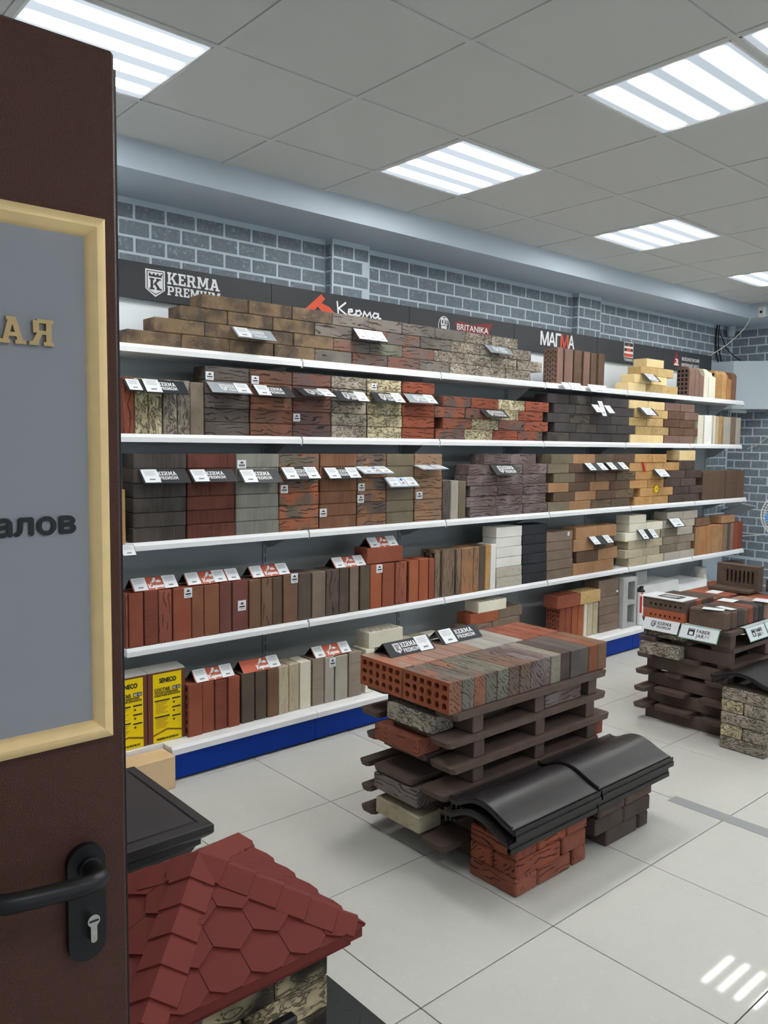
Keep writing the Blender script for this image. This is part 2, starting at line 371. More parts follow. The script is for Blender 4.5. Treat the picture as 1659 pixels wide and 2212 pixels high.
SLAB = {
 'K': (1.0, [rect(.08, 0, .3, 1), rect(0, 0, .4, .15), rect(0, .85, .4, 1), [(.28, .36), (.46, .44), (.88, .92), (.62, .92)], [(.36, .58), (.5, .7), (.94, .06), (.66, .06)], rect(.54, .86, .94, 1), rect(.58, 0, 1., .15)]),
 'E': (.8, [rect(.08, 0, .3, 1), rect(0, 0, .76, .16), rect(0, .84, .74, 1), rect(.3, .42, .56, .58), rect(.6, 0, .76, .32), rect(.58, .68, .74, 1)]),
 'R': (1.0, [rect(.08, 0, .3, 1), rect(0, 0, .4, .15), rect(0, .85, .66, 1), rect(.3, .42, .66, .57), rect(.58, .48, .82, .94), [(.42, .5), (.66, .5), (.9, .08), (.64, .08)], rect(.6, 0, .98, .15)]),
 'M': (1.2, [rect(.08, 0, .28, 1), rect(.9, 0, 1.1, 1), [(.1, 1), (.36, 1), (.68, .2), (.5, .2)], [(1.08, 1), (.82, 1), (.5, .2), (.68, .2)], rect(0, 0, .38, .15), rect(.78, 0, 1.18, .15), rect(0, .85, .3, 1), rect(.88, .85, 1.18, 1)]),
 'A': (1.1, [[(.12, .1), (.34, .1), (.62, 1), (.38, 1)], [(.44, 1), (.68, 1), (.98, .1), (.74, .1)], rect(.3, .27, .78, .42), rect(0, 0, .42, .15), rect(.64, 0, 1.08, .15), rect(.28, .86, .66, 1)]),
 'P': (.88, [rect(.08, 0, .3, 1), rect(0, 0, .42, .15), rect(0, .85, .66, 1), rect(.3, .38, .66, .53), rect(.58, .44, .82, .94)]),
 'I': (.44, [rect(.08, 0, .3, 1), rect(0, 0, .38, .15), rect(0, .85, .38, 1)]),
 'U': (.96, [rect(.08, .1, .28, 1), rect(.64, .1, .84, 1), rect(.12, 0, .8, .18), rect(0, .85, .36, 1), rect(.56, .85, .92, 1)])}
def slab(s, x, y, w, hh):
    tot = sum(SLAB[c][0]+.06 for c in s)-.06; k = w/tot; out = []; cx = 0.
    for c in s:
        for p in SLAB[c][1]: out.append([(x+(cx+a)*k, y+b*hh) for a, b in p])
        cx += SLAB[c][0]+.06
    return out
STROKES = [[(0, .95), (.05, 0)], [(.34, .95), (.06, .45), (.38, .05)], [(.44, .28), (.62, .36), (.6, .52), (.47, .47), (.46, .15), (.62, .06), (.74, .2)],
 [(.78, .52), (.76, -.3)], [(.77, .4), (.92, .53), (1.0, .3), (.87, .08), (.77, .2)], [(1.06, .06), (1.12, .5), (1.23, .15), (1.36, .5), (1.42, .06)],
 [(1.7, .46), (1.55, .5), (1.48, .25), (1.58, .07), (1.7, .25), (1.72, .5), (1.74, .1), (1.84, .12)]]
def script(x, y, w, hh, t):
    out = []; kx = w/1.84
    for st in STROKES:
        pts = [Vector((x+a*kx, y+b*hh)) for a, b in st]
        for p, q in zip(pts[:-1], pts[1:]):
            d = (q-p).normalized(); n_ = Vector((-d.y, d.x))*t/2; e = d*t*.3
            out.append([tuple(p-e+n_), tuple(p-e-n_), tuple(q+e-n_), tuple(q+e+n_)])
    return out
def shield(fr, x, y, w, hh, parent, light, dark):   # crest: pentagon with a battlement and a letter K
    pen = lambda i: [(x+i, y+hh-i), (x+i, y+hh*.28), (x+w/2, y+i*1.3), (x+w-i, y+hh*.28), (x+w-i, y+hh-i)]
    decal('crest', [pen(0)], fr, light, parent, .0012); decal('crest', [pen(w*.07)], fr, dark, parent, .0016); decal('crest', [pen(w*.11)], fr, light, parent, .0020)
    top = y+hh*.86; bt = [rect(x+w*.17, top-hh*.13, x+w*.83, top-hh*.05)]+[rect(x+w*(.17+.2*k), top-hh*.05, x+w*(.17+.2*k+.1), top) for k in range(4)]
    decal('crest', bt+[[(a, b) for a, b in p] for p in slab('K', x+w*.2, y+hh*.26, w*.62, hh*.42)], fr, dark, parent, .0024)
def card(fr, x0, y0, x1, y1, parent, h=.002):
    m_ = MB(); P = [fr(a, b, hh) for hh in (h, h+.0015) for a, b in rect(x0, y0, x1, y1)]
    m_.add(P, [(3, 2, 1, 0), (4, 5, 6, 7), (0, 1, 5, 4), (1, 2, 6, 5), (2, 3, 7, 6), (3, 0, 4, 7)]); c = m_.build('price_card', 'card_white', parent)
    w, hh = x1-x0, y1-y0
    ln = [rect(x0+w*.14, y0+hh*(.84-.1*k), x0+w*(.9-.12*(k % 2)), y0+hh*(.87-.1*k)) for k in range(4)]
    decal('print', ln, fr, 'grey_print', c, h+.0021)
    decal('print', [rect(x0+w*(.34+.09*k), y0+hh*.16, x0+w*(.40+.09*k), y0+hh*.27) for k in range(4)], fr, 'dark_print', c, h+.0022)
    return c
ORD = 'first second third fourth fifth sixth seventh eighth ninth tenth eleventh twelfth thirteenth fourteenth fifteenth sixteenth seventeenth eighteenth nineteenth twentieth'.split()+['twenty-'+a for a in 'first second third fourth fifth sixth seventh eighth ninth'.split()]

# ---------------------------------------------------------------- bricks
FLAT = Matrix.Identity(3)
UPRIGHT = Matrix(((0, 0, -1), (0, 1, 0), (1, 0, 0)))            # long axis up, bed face towards -X
ONEDGE = Matrix(((0, 0, -1), (1, 0, 0), (0, -1, 0)))            # long axis along Y, bed face towards -X
CACHE = {}
def circ(cx, cy, rx, ry, k=8, sq=1.): return [(cx+rx*math.copysign(abs(math.cos(a))**sq, math.cos(a)), cy+ry*math.copysign(abs(math.sin(a))**sq, math.sin(a))) for a in [2*PI*(i+.5)/k for i in range(k)]]
def holes(L, D, pat):
    out = []; L2, D2 = L/2, D/2
    if pat == 'round':
        for r in range(3):
            y = D*(-.29+.29*r)
            for i in range(6):
                x = L*(-.40+.16*i)
                if r == 1: out.append(circ(x, y, L*(.066 if i in (0, 5) else .050), D*(.085 if i in (0, 5) else .118), 10))
                elif r == 0: out.append(circ(x, y, L*.052, D*.095, 10, .5))
                else: out.append(circ(x, y, L*.050, D*.115, 10))
    elif pat == 'slots':
        for r in range(3):
            for i in range(6 if r != 1 else 5): out.append(circ(L*(-.38+.152*i+(.076 if r == 1 else 0)), D*(-.3+.3*r), L*.06, D*.095, 8, .35))
    elif pat == 'grid':
        for r in range(5):
            for i in range(7): out.append(circ(L*(-.40+.128*i+(.04 if r % 2 else 0)), D*(-.36+.18*r), L*.05, D*.05, 4, 1.))
    elif pat == 'square':
        for r in range(3):
            for i in range(6): out.append(circ(L*(-.4+.16*i), D*(-.27+.27*r), L*.068, D*.12, 4, 1.))
    elif pat == 'row':
        for i in range(7): out.append(circ(L*(-.38+.115*i), D*.05, L*.03, D*.16, 4, 1.))
    elif pat == 'tallrow':
        for i in range(7): out.append(circ(L*(-.36+.1*i), -D*.05, L*.028, D*.26, 8, .6))
    if pat in ('grid', 'square', 'row'):       # squares: turn the four-point circles into axis-aligned rectangles
        out = [[(sum(p[0] for p in q)/4+s*(max(p[0] for p in q)-min(p[0] for p in q))/2, sum(p[1] for p in q)/4+t*(max(p[1] for p in q)-min(p[1] for p in q))/2) for s, t in ((-1, -1), (1, -1), (1, 1), (-1, 1))] for q in out]
    return out
def brickmesh(L, D, H, pat=None, b=.003):
    key = (round(L, 3), round(D, 3), round(H, 3), pat, b)
    if key in CACHE: return CACHE[key]
    L, D, H = key[:3]
    if not pat:
        v, f = chamfer((L/2, D/2, H/2), b); me = bpy.data.meshes.new('brick'); me.from_pydata(v, [], f)
    else:
        bm = bmesh.new(); z = H/2
        def loop(pts, zz):
            vs_ = [bm.verts.new((x, y, zz)) for x, y in pts]; return vs_, [bm.edges.new((vs_[i], vs_[(i+1) % len(vs_)])) for i in range(len(vs_))]
        ov, es = loop([(-L/2, -D/2), (L/2, -D/2), (L/2, D/2), (-L/2, D/2)], z); hv = []
        for h in holes(L, D, pat): v_, e_ = loop(h, z); hv.append(v_); es = es+e_
        bmesh.ops.triangle_fill(bm, use_beauty=True, use_dissolve=False, edges=es)
        for v_ in hv:
            lo = [bm.verts.new((v.co.x, v.co.y, z-min(.055, H*.8))) for v in v_]; n_ = len(v_)
            for i in range(n_): bm.faces.new((v_[i], v_[(i+1) % n_], lo[(i+1) % n_], lo[i]))
            bm.faces.new(lo)
        for f_ in bm.faces: f_.material_index = 1
        lo = [bm.verts.new((v.co.x, v.co.y, -z)) for v in ov]
        for i in range(4): bm.faces.new((ov[i], lo[i], lo[(i+1) % 4], ov[(i+1) % 4]))
        bm.faces.new(lo[::-1]); bmesh.ops.recalc_face_normals(bm, faces=bm.faces)
        me = bpy.data.meshes.new('brick'); bm.to_mesh(me); bm.free()
    me.materials.append(MT['re'])
    if pat: me.materials.append(MT['re'])
    CACHE[key] = me; return me
REG = []
def brick(c, dims, rot, mat, label=None, group=None, pat=None, name='brick', parent=None, b=.003, jit=0., bed=None):
    me = brickmesh(*dims, pat, b); R = rot.to_4x4()
    if jit: R = Matrix.Rotation(random.uniform(-jit, jit), 4, 'Z') @ R
    o = link(name, me, parent, Matrix.Translation(c) @ R); 
    for k_, sl in enumerate(o.material_slots): sl.link = 'OBJECT'; sl.material = MT[bed if k_ and bed else mat]
    if label: tag(o, label, 'brick', group)
    h = rot @ Vector(dims); REG.append((o, c[0]-abs(h[0])/2, c[0]+abs(h[0])/2, c[2]-abs(h[2])/2, c[2]+abs(h[2])/2, c[1]-abs(h[1])/2)); return o

# ---------------------------------------------------------------- what stands on the shelves (metres)
WALLS = [
 ('long top-shelf wall', 1.9970, 3.490, 0.065, 0.12, None, [
  [(1.5285,1.7905,'bg'),(1.7935,2.0445,'bg'),(2.0475,2.3005,'bg'),(2.3035,2.5545,'bg'),(2.5575,2.8085,'gb'),(2.8115,3.0655,'gr'),(3.0685,3.3155,'gr'),(3.3185,3.5685,'gb'),(3.5725,3.8305,'bb'),(3.8335,4.0885,'bb'),(4.0915,4.3475,'bb')],
  [(1.6585,1.9105,'bg'),(1.9135,2.1565,'bg'),(2.1595,2.4205,'bg'),(2.4235,2.6795,'bg'),(2.6805,2.9325,'gr'),(2.9355,3.1815,'gn'),(3.1845,3.4375,'gr'),(3.4415,3.6985,'bb'),(3.7015,3.9515,'bb'),(3.9545,4.2035,'bb'),(4.2065,4.4635,'bb')],
  [(1.7875,2.0365,'bg'),(2.0395,2.2945,'bg'),(2.2975,2.5535,'bg'),(2.5565,2.8105,'gb'),(2.8135,3.0575,'gr'),(3.0605,3.3215,'gr'),(3.3245,3.5805,'gb'),(3.5855,3.8355,'bb'),(3.8385,4.1155,'bb'),(4.1185,4.3485,'bb')],
  [(1.9005,2.1525,'bg'),(2.1555,2.4095,'bg'),(2.4125,2.6695,'bg'),(2.6715,2.9225,'gb'),(2.9255,3.1765,'gb'),(3.1795,3.4405,'gb'),(3.4435,3.6985,'gb'),(3.7035,3.9465,'bb'),(3.9495,4.2075,'bb')],
 ]),
 ('yellow top-shelf pyramid', 1.9970, 3.490, 0.065, 0.12, None, [
  [(5.5295,5.7775,'ye'),(5.7805,6.0195,'yb'),(6.0225,6.2715,'yb')],
  [(5.6085,5.8475,'ye'),(5.8505,6.0905,'ye')],
  [(5.7025,5.9475,'yb'),(5.9505,6.1965,'yb')],
  [(5.7815,6.0385,'ye')],
 ]),
 ('grey-brown second-shelf column', 1.5970, 3.490, 0.065, 0.12, None, [
  [(1.9135,2.1565,'kb')],
  [(1.9135,2.1565,'kb')],
  [(1.9145,2.1565,'kb')],
  [(1.9145,2.1565,'kb')],
  [(1.9155,2.1575,'kb')],
 ]),
 ('red-brown second-shelf column', 1.5970, 3.490, 0.065, 0.12, None, [
  [(2.1625,2.4155,'rb')],
  [(2.1625,2.4155,'rb')],
  [(2.1625,2.4145,'rb')],
  [(2.1625,2.4145,'rb')],
  [(2.1625,2.4145,'rb')],
 ]),
 ('purple-brown second-shelf column', 1.5970, 3.490, 0.065, 0.12, None, [
  [(2.4195,2.6675,'pb')],
  [(2.4195,2.6675,'pb')],
  [(2.4195,2.6665,'pb')],
  [(2.4185,2.6665,'pb')],
  [(2.4185,2.6655,'pb')],
 ]),
 ('grey-beige second-shelf column', 1.5970, 3.490, 0.065, 0.12, None, [
  [(2.6735,2.9175,'bb')],
  [(2.6725,2.9165,'bb')],
  [(2.6725,2.9155,'bb')],
  [(2.6715,2.9145,'bb')],
  [(2.6715,2.9135,'bb')],
 ]),
 ('cream second-shelf column', 1.5970, 3.490, 0.065, 0.12, None, [
  [(2.9275,3.1845,'cb')],
  [(2.9265,3.1835,'cb')],
  [(2.9255,3.1825,'cb')],
  [(2.9245,3.1805,'cb')],
  [(2.9235,3.1795,'cb')],
 ]),
 ('orange-red second-shelf column', 1.5970, 3.490, 0.065, 0.12, None, [
  [(3.1915,3.4505,'ob')],
  [(3.1905,3.4485,'ob')],
  [(3.1885,3.4475,'ob')],
  [(3.1875,3.4455,'ob')],
  [(3.1865,3.4435,'ob')],
 ]),
 ('red second-shelf wall', 1.5970, 3.490, 0.065, 0.12, None, [
  [(3.4625,3.7145,'rg'),(3.7175,3.9755,'cb'),(3.9785,4.2265,'ob'),(4.2295,4.4895,'rg')],
  [(3.5245,3.7775,'rg'),(3.7805,4.0315,'cb'),(4.0345,4.2925,'rg'),(4.2955,4.5525,'ob')],
  [(3.4535,3.7175,'rg'),(3.7205,3.9545,'rg'),(3.9575,4.2345,'cb'),(4.2375,4.4945,'ob')],
  [(3.5265,3.7725,'rg'),(3.7755,4.0305,'ob'),(4.0335,4.2995,'cb'),(4.3025,4.5565,'ob')],
 ]),
 ('charcoal second-shelf wall', 1.5970, 3.490, 0.065, 0.12, None, [
  [(4.5495,4.7985,'db'),(4.8015,5.0625,'dk'),(5.0655,5.3205,'dk'),(5.3235,5.5755,'dk')],
  [(4.6235,4.8745,'dk'),(4.8775,5.1335,'db'),(5.1365,5.3935,'dk'),(5.3965,5.6465,'dk')],
  [(4.5455,4.7955,'dk'),(4.7985,5.0475,'db'),(5.0505,5.3085,'dk'),(5.3115,5.5555,'dk')],
  [(4.6175,4.8625,'dk'),(4.8655,5.0855,'db'),(5.0885,5.3545,'dk'),(5.3575,5.6255,'dk')],
  [(4.5435,4.7885,'dk'),(4.7915,5.0505,'db'),(5.0535,5.3005,'dk'),(5.3035,5.5465,'dk')],
 ]),
 ('yellow second-shelf wall', 1.5970, 3.490, 0.065, 0.12, None, [
  [(5.5825,5.8325,'ye'),(5.8355,6.0765,'ye')],
  [(5.6625,5.9035,'yb'),(5.9065,6.1555,'yb')],
  [(5.5625,5.8125,'yb'),(5.8155,6.0605,'yb')],
  [(5.6355,5.8835,'yb'),(5.8865,6.1245,'yb')],
  [(5.5585,5.8215,'ye'),(5.8245,6.0695,'ye')],
 ]),
 ('brown second-shelf wall', 1.5970, 3.490, 0.065, 0.12, None, [
  [(6.0835,6.3195,'br'),(6.3225,6.5655,'br')],
  [(6.1625,6.3915,'brr'),(6.3945,6.6295,'brr')],
  [(6.0715,6.3125,'brr'),(6.3155,6.5645,'brr')],
  [(6.1355,6.3865,'brr'),(6.3895,6.6175,'br')],
  [(6.0805,6.3215,'br'),(6.3245,6.5525,'br')],
 ]),
 ('charcoal third-shelf column', 1.1120, 3.430, 0.065, 0.12, 'round', [
  [(1.5195,1.7765,'ds')],
  [(1.5205,1.7775,'ds')],
  [(1.5215,1.7775,'ds')],
  [(1.5225,1.7785,'ds')],
  [(1.5235,1.7785,'ds')],
  [(1.5245,1.7795,'ds')],
 ]),
 ('burgundy third-shelf column', 1.1120, 3.430, 0.065, 0.12, 'round', [
  [(1.7835,2.0385,'bs')],
  [(1.7845,2.0385,'bs')],
  [(1.7855,2.0385,'bs')],
  [(1.7855,2.0385,'bs')],
  [(1.7865,2.0395,'bs')],
  [(1.7865,2.0395,'bs')],
 ]),
 ('silver-grey third-shelf column', 1.1120, 3.430, 0.065, 0.12, 'round', [
  [(2.0435,2.2915,'ss')],
  [(2.0435,2.2915,'ss')],
  [(2.0435,2.2905,'ss')],
  [(2.0445,2.2905,'ss')],
  [(2.0445,2.2905,'ss')],
  [(2.0445,2.2905,'ss')],
 ]),
 ('orange third-shelf column', 1.1120, 3.430, 0.065, 0.12, 'round', [
  [(2.2955,2.5455,'os')],
  [(2.2955,2.5445,'os')],
  [(2.2955,2.5445,'os')],
  [(2.2955,2.5435,'os')],
  [(2.2945,2.5435,'os')],
  [(2.2945,2.5435,'os')],
 ]),
 ('brown third-shelf column', 1.1120, 3.430, 0.065, 0.12, 'round', [
  [(2.5535,2.8025,'bm')],
  [(2.5535,2.8025,'bm')],
  [(2.5525,2.8015,'bm')],
  [(2.5525,2.8005,'bm')],
  [(2.5515,2.7995,'bm')],
  [(2.5515,2.7985,'bm')],
 ]),
 ('purple-tan third-shelf column', 1.1120, 3.430, 0.065, 0.12, 'round', [
  [(2.8085,3.0195,'mx')],
  [(2.8075,3.0185,'mx')],
  [(2.8065,3.0165,'mx')],
  [(2.8055,3.0155,'mx')],
  [(2.8055,3.0145,'mx')],
  [(2.8045,3.0135,'mx')],
 ]),
 ('olive third-shelf column', 1.1120, 3.430, 0.065, 0.12, 'round', [
  [(3.0245,3.2345,'ol')],
  [(3.0235,3.2335,'ol')],
  [(3.0225,3.2315,'ol')],
  [(3.0215,3.2305,'ol')],
  [(3.0205,3.2285,'ol')],
  [(3.0195,3.2275,'ol')],
 ]),
 ('tan third-shelf column', 1.1120, 3.430, 0.065, 0.12, 'round', [
  [(3.2415,3.4665,'tb')],
  [(3.2395,3.4645,'tb')],
  [(3.2385,3.4635,'tb')],
  [(3.2375,3.4615,'tb')],
  [(3.2355,3.4595,'tb')],
  [(3.2345,3.4575,'tb')],
 ]),
 ('purple third-shelf wall', 1.1120, 3.430, 0.065, 0.12, 'slots', [
  [(3.7185,3.9755,'pk'),(3.9785,4.2335,'pk'),(4.2365,4.4895,'pk')],
  [(3.6885,3.9615,'pk'),(3.9645,4.2205,'pk'),(4.2235,4.4775,'pk')],
  [(3.7145,3.9705,'pk'),(3.9735,4.2245,'pk'),(4.2275,4.4865,'pk')],
  [(3.6865,3.9545,'pk'),(3.9575,4.2165,'pk'),(4.2195,4.4715,'pk')],
  [(3.7025,3.9545,'pk'),(3.9575,4.2185,'pk'),(4.2215,4.4755,'pk')],
  [(3.8385,4.0925,'pk'),(4.0955,4.3545,'pk')],
 ]),
 ('mixed-brown third-shelf wall', 1.1120, 3.430, 0.065, 0.12, 'slots', [
  [(4.4995,4.7415,'ol'),(4.7445,5.0025,'tn'),(5.0055,5.2645,'wk'),(5.2675,5.5155,'wk')],
  [(4.5615,4.8055,'wd'),(4.8085,5.0645,'tn'),(5.0675,5.3205,'wd'),(5.3235,5.5735,'wk')],
  [(4.4955,4.7295,'tn'),(4.7325,4.9865,'wd'),(4.9895,5.2385,'tn'),(5.2415,5.5045,'wd')],
  [(4.5555,4.8015,'ol'),(4.8045,5.0545,'wd'),(5.0575,5.3185,'wd'),(5.3215,5.5775,'wk')],
  [(4.4865,4.7245,'ol'),(4.7275,4.9825,'wd'),(4.9855,5.2395,'wd'),(5.2425,5.4875,'wd')],
  [(4.5185,4.7705,'ol'),(4.7735,5.0405,'tn'),(5.0435,5.2935,'wk'),(5.2965,5.5625,'wd')],
 ]),
 ('yellow third-shelf wall', 1.1120, 3.430, 0.065, 0.12, None, [
  [(5.5835,5.8345,'yo'),(5.8375,6.0815,'yo')],
  [(5.6555,5.9075,'yo'),(5.9105,6.1455,'yo')],
  [(5.5125,5.7655,'yo'),(5.7685,6.0045,'yo')],
  [(5.5825,5.8255,'yo'),(5.8285,6.0035,'yo')],
  [(5.4975,5.7285,'yo'),(5.7315,5.9815,'yo'),(5.9845,6.2405,'yo')],
  [(5.5655,5.8115,'yo'),(5.8145,6.0295,'yo')],
 ]),
 ('dark third-shelf wall', 1.1120, 3.430, 0.065, 0.12, None, [
  [(6.0905,6.3305,'da'),(6.3335,6.5865,'da')],
  [(6.1555,6.4135,'da'),(6.4165,6.6575,'da')],
  [(6.0135,6.2665,'da'),(6.2695,6.5195,'da')],
  [(6.0585,6.3435,'da'),(6.3465,6.6145,'da')],
 ]),
 ('white fourth-shelf column', 0.6370, 3.430, 0.065, 0.12, 'slots', [
  [(3.9835,4.2415,'wb')],
  [(3.9805,4.2385,'wb')],
  [(3.9785,4.2355,'wh')],
  [(3.9755,4.2325,'wh')],
  [(3.9735,4.2305,'wh')],
  [(3.9705,4.2275,'wh')],
 ]),
 ('black fourth-shelf column', 0.6370, 3.430, 0.065, 0.12, 'slots', [
  [(4.2485,4.5035,'bl')],
  [(4.2455,4.5005,'bl')],
  [(4.2425,4.4965,'bl')],
  [(4.2395,4.4935,'bl')],
  [(4.2365,4.4905,'bl')],
  [(4.2345,4.4875,'bl')],
 ]),
 ('taupe fourth-shelf column', 0.6370, 3.430, 0.065, 0.12, 'slots', [
  [(4.5105,4.8065,'tp')],
  [(4.5075,4.8025,'tp')],
  [(4.5045,4.7995,'tp')],
  [(4.5005,4.7955,'tp')],
  [(4.4975,4.7915,'tp')],
 ]),
 ('tan fourth-shelf wall', 0.6370, 3.430, 0.085, 0.12, 'slots', [
  [(4.8135,5.0605,'tn'),(5.0635,5.3275,'tn')],
  [(4.8535,5.1195,'wd'),(5.1225,5.3725,'tn')],
  [(4.8085,5.0595,'tn'),(5.0625,5.3245,'wd')],
  [(4.8335,5.0975,'tn'),(5.1005,5.3435,'tn')],
 ]),
 ('cream fourth-shelf wall', 0.6370, 3.430, 0.065, 0.12, None, [
  [(5.5395,5.7925,'crb'),(5.7955,6.0465,'crb')],
  [(5.4795,5.7315,'crb'),(5.7345,5.9855,'crb')],
  [(5.5265,5.7715,'crb'),(5.7745,6.0215,'crb')],
  [(5.4795,5.7505,'cr'),(5.7535,5.9795,'crb')],
  [(5.5265,5.7695,'cr'),(5.7725,6.0175,'cr')],
  [(5.5225,5.7625,'cr')],
 ]),
 ('grey fourth-shelf wall', 0.6370, 3.430, 0.065, 0.12, 'slots', [
  [(6.0585,6.3055,'gs'),(6.3085,6.5495,'gs')],
  [(5.9985,6.2475,'gst'),(6.2505,6.4865,'gst')],
  [(6.0375,6.2825,'gst'),(6.2855,6.5425,'gst')],
  [(5.9925,6.2495,'gst'),(6.2525,6.5045,'gs')],
  [(6.0305,6.3025,'gs'),(6.3055,6.5375,'gs')],
  [(6.0755,6.3205,'gs'),(6.3235,6.5705,'gs')],
 ]),
 ('taupe bottom-shelf column', 0.1660, 3.430, 0.065, 0.12, 'slots', [
  [(5.1655,5.4205,'tp')],
  [(5.1615,5.4155,'tp')],
  [(5.1575,5.4115,'tp')],
  [(5.1535,5.4075,'tp')],
  [(5.1495,5.4025,'tp')],
  [(5.1455,5.3985,'tp')],
 ]),
]
ROWS = [
 ('second-shelf row by the door', 1.5970, 3.490, 0.12, [(1.506,1.558,'ob',None,0.25),(1.562,1.627,'cb',None,0.25),(1.629,1.696,'cb',None,0.25),(1.699,1.767,'bb',None,0.25),(1.769,1.835,'bb',None,0.25),(1.837,1.911,'gst',None,0.25)]),
 ('brown top-shelf row', 1.9970, 3.490, 0.12, [(4.634,4.7,'br','grid',0.25),(4.723,4.82,'br',None,0.25),(4.831,4.923,'wd',None,0.25),(4.949,5.024,'br','grid',0.25),(5.039,5.106,'wd',None,0.25),(5.127,5.204,'wd',None,0.25)]),
 ('pale second-shelf row', 1.5970, 3.490, 0.12, [(6.635,6.733,'cr',None,0.25),(6.744,6.815,'wh',None,0.25),(6.818,6.887,'wh',None,0.25),(6.903,6.934,'cr','square',0.25),(6.937,6.996,'crb',None,0.25),(7.0,7.064,'yo',None,0.25),(7.098,7.228,'gs',None,0.25),(7.231,7.33,'tp',None,0.25),(7.334,7.42,'gs',None,0.25)]),
 ('third-shelf trio row', 1.1120, 3.430, 0.12, [(3.473,3.538,'kb',None,0.235),(3.542,3.608,'gs',None,0.235),(3.613,3.679,'ol',None,0.235)]),
 ('dark third-shelf end row', 1.1120, 3.430, 0.12, [(6.642,6.823,'wd',None,0.25),(6.828,7.051,'wd',None,0.25),(7.054,7.266,'wd',None,0.25),(7.269,7.415,'wd',None,0.25)]),
 ('red fourth-shelf row', 0.6370, 3.430, 0.12, [(1.478,1.491,'rbk',None,0.25),(1.494,1.564,'re',None,0.25),(1.567,1.634,'rd',None,0.25),(1.637,1.704,'rbk',None,0.25),(1.708,1.801,'re',None,0.25),(1.803,1.866,'brd',None,0.25),(1.868,1.951,'brd',None,0.25),(1.954,2.021,'bu',None,0.25),(2.025,2.114,'bu',None,0.25),(2.119,2.188,'bw',None,0.25),(2.19,2.256,'bwb',None,0.25),(2.258,2.318,'wd',None,0.25),(2.323,2.412,'bw',None,0.25),(2.416,2.503,'dw',None,0.25),(2.508,2.598,'tp',None,0.25),(2.6,2.688,'dwb',None,0.25),(2.689,2.754,'dw',None,0.25),(2.763,2.827,'tp',None,0.25),(2.835,2.907,'dw',None,0.25),(2.91,2.996,'or',None,0.25),(3.0,3.092,'re',None,0.25),(3.098,3.186,'rbk',None,0.25),(3.203,3.278,'or','round',0.25),(3.286,3.363,'or',None,0.25),(3.367,3.414,'re',None,0.25)]),
 ('tall fourth-shelf row', 0.6370, 3.430, 0.12, [(3.422,3.465,'tbk','slots',0.29),(3.481,3.586,'tbk','square',0.29),(3.605,3.646,'tbk',None,0.29),(3.649,3.757,'tbo',None,0.29),(3.759,3.812,'tbo',None,0.29),(3.816,3.872,'dw',None,0.29),(3.874,3.92,'yo',None,0.29),(3.922,3.974,'wh',None,0.29)]),
 ('tan fourth-shelf end row', 0.6370, 3.430, 0.12, [(6.555,6.62,'tn',None,0.25),(6.623,6.759,'tno',None,0.25),(6.762,6.847,'tno',None,0.25),(6.85,6.994,'tn',None,0.25),(6.999,7.045,'tno',None,0.25),(7.049,7.132,'tp',None,0.25),(7.136,7.194,'wd',None,0.25),(7.198,7.26,'tp',None,0.25),(7.264,7.358,'re',None,0.25),(7.362,7.445,'re',None,0.25)]),
 ('red bottom-shelf row', 0.1660, 3.410, 0.12, [(1.773,1.845,'re','round',0.25),(1.847,1.913,'re',None,0.25),(1.916,1.983,'rd',None,0.25),(1.986,2.051,'re',None,0.25)]),
 ('brown bottom-shelf row', 0.1660, 3.410, 0.12, [(2.064,2.138,'dw','round',0.25),(2.144,2.21,'dw',None,0.25),(2.214,2.28,'bw',None,0.25)]),
 ('cream bottom-shelf row', 0.1660, 3.410, 0.12, [(2.282,2.345,'crb',None,0.25),(2.347,2.412,'crb',None,0.25),(2.416,2.488,'cr',None,0.25)]),
 ('grey bottom-shelf row', 0.1660, 3.410, 0.12, [(2.498,2.573,'tpg','round',0.25),(2.577,2.641,'gs',None,0.25),(2.648,2.735,'gs',None,0.25),(2.741,2.834,'tpg',None,0.25)]),
 ('red end bottom-shelf row', 0.1660, 3.430, 0.12, [(4.676,4.742,'re','grid',0.25),(4.747,4.815,'re',None,0.25),(4.822,4.893,'or',None,0.25),(4.9,4.965,'or',None,0.25)]),
 ('yellow end bottom-shelf row', 0.1660, 3.430, 0.12, [(4.972,5.01,'cr',None,0.25),(5.013,5.081,'crb',None,0.25),(5.086,5.151,'crb',None,0.25)]),
]
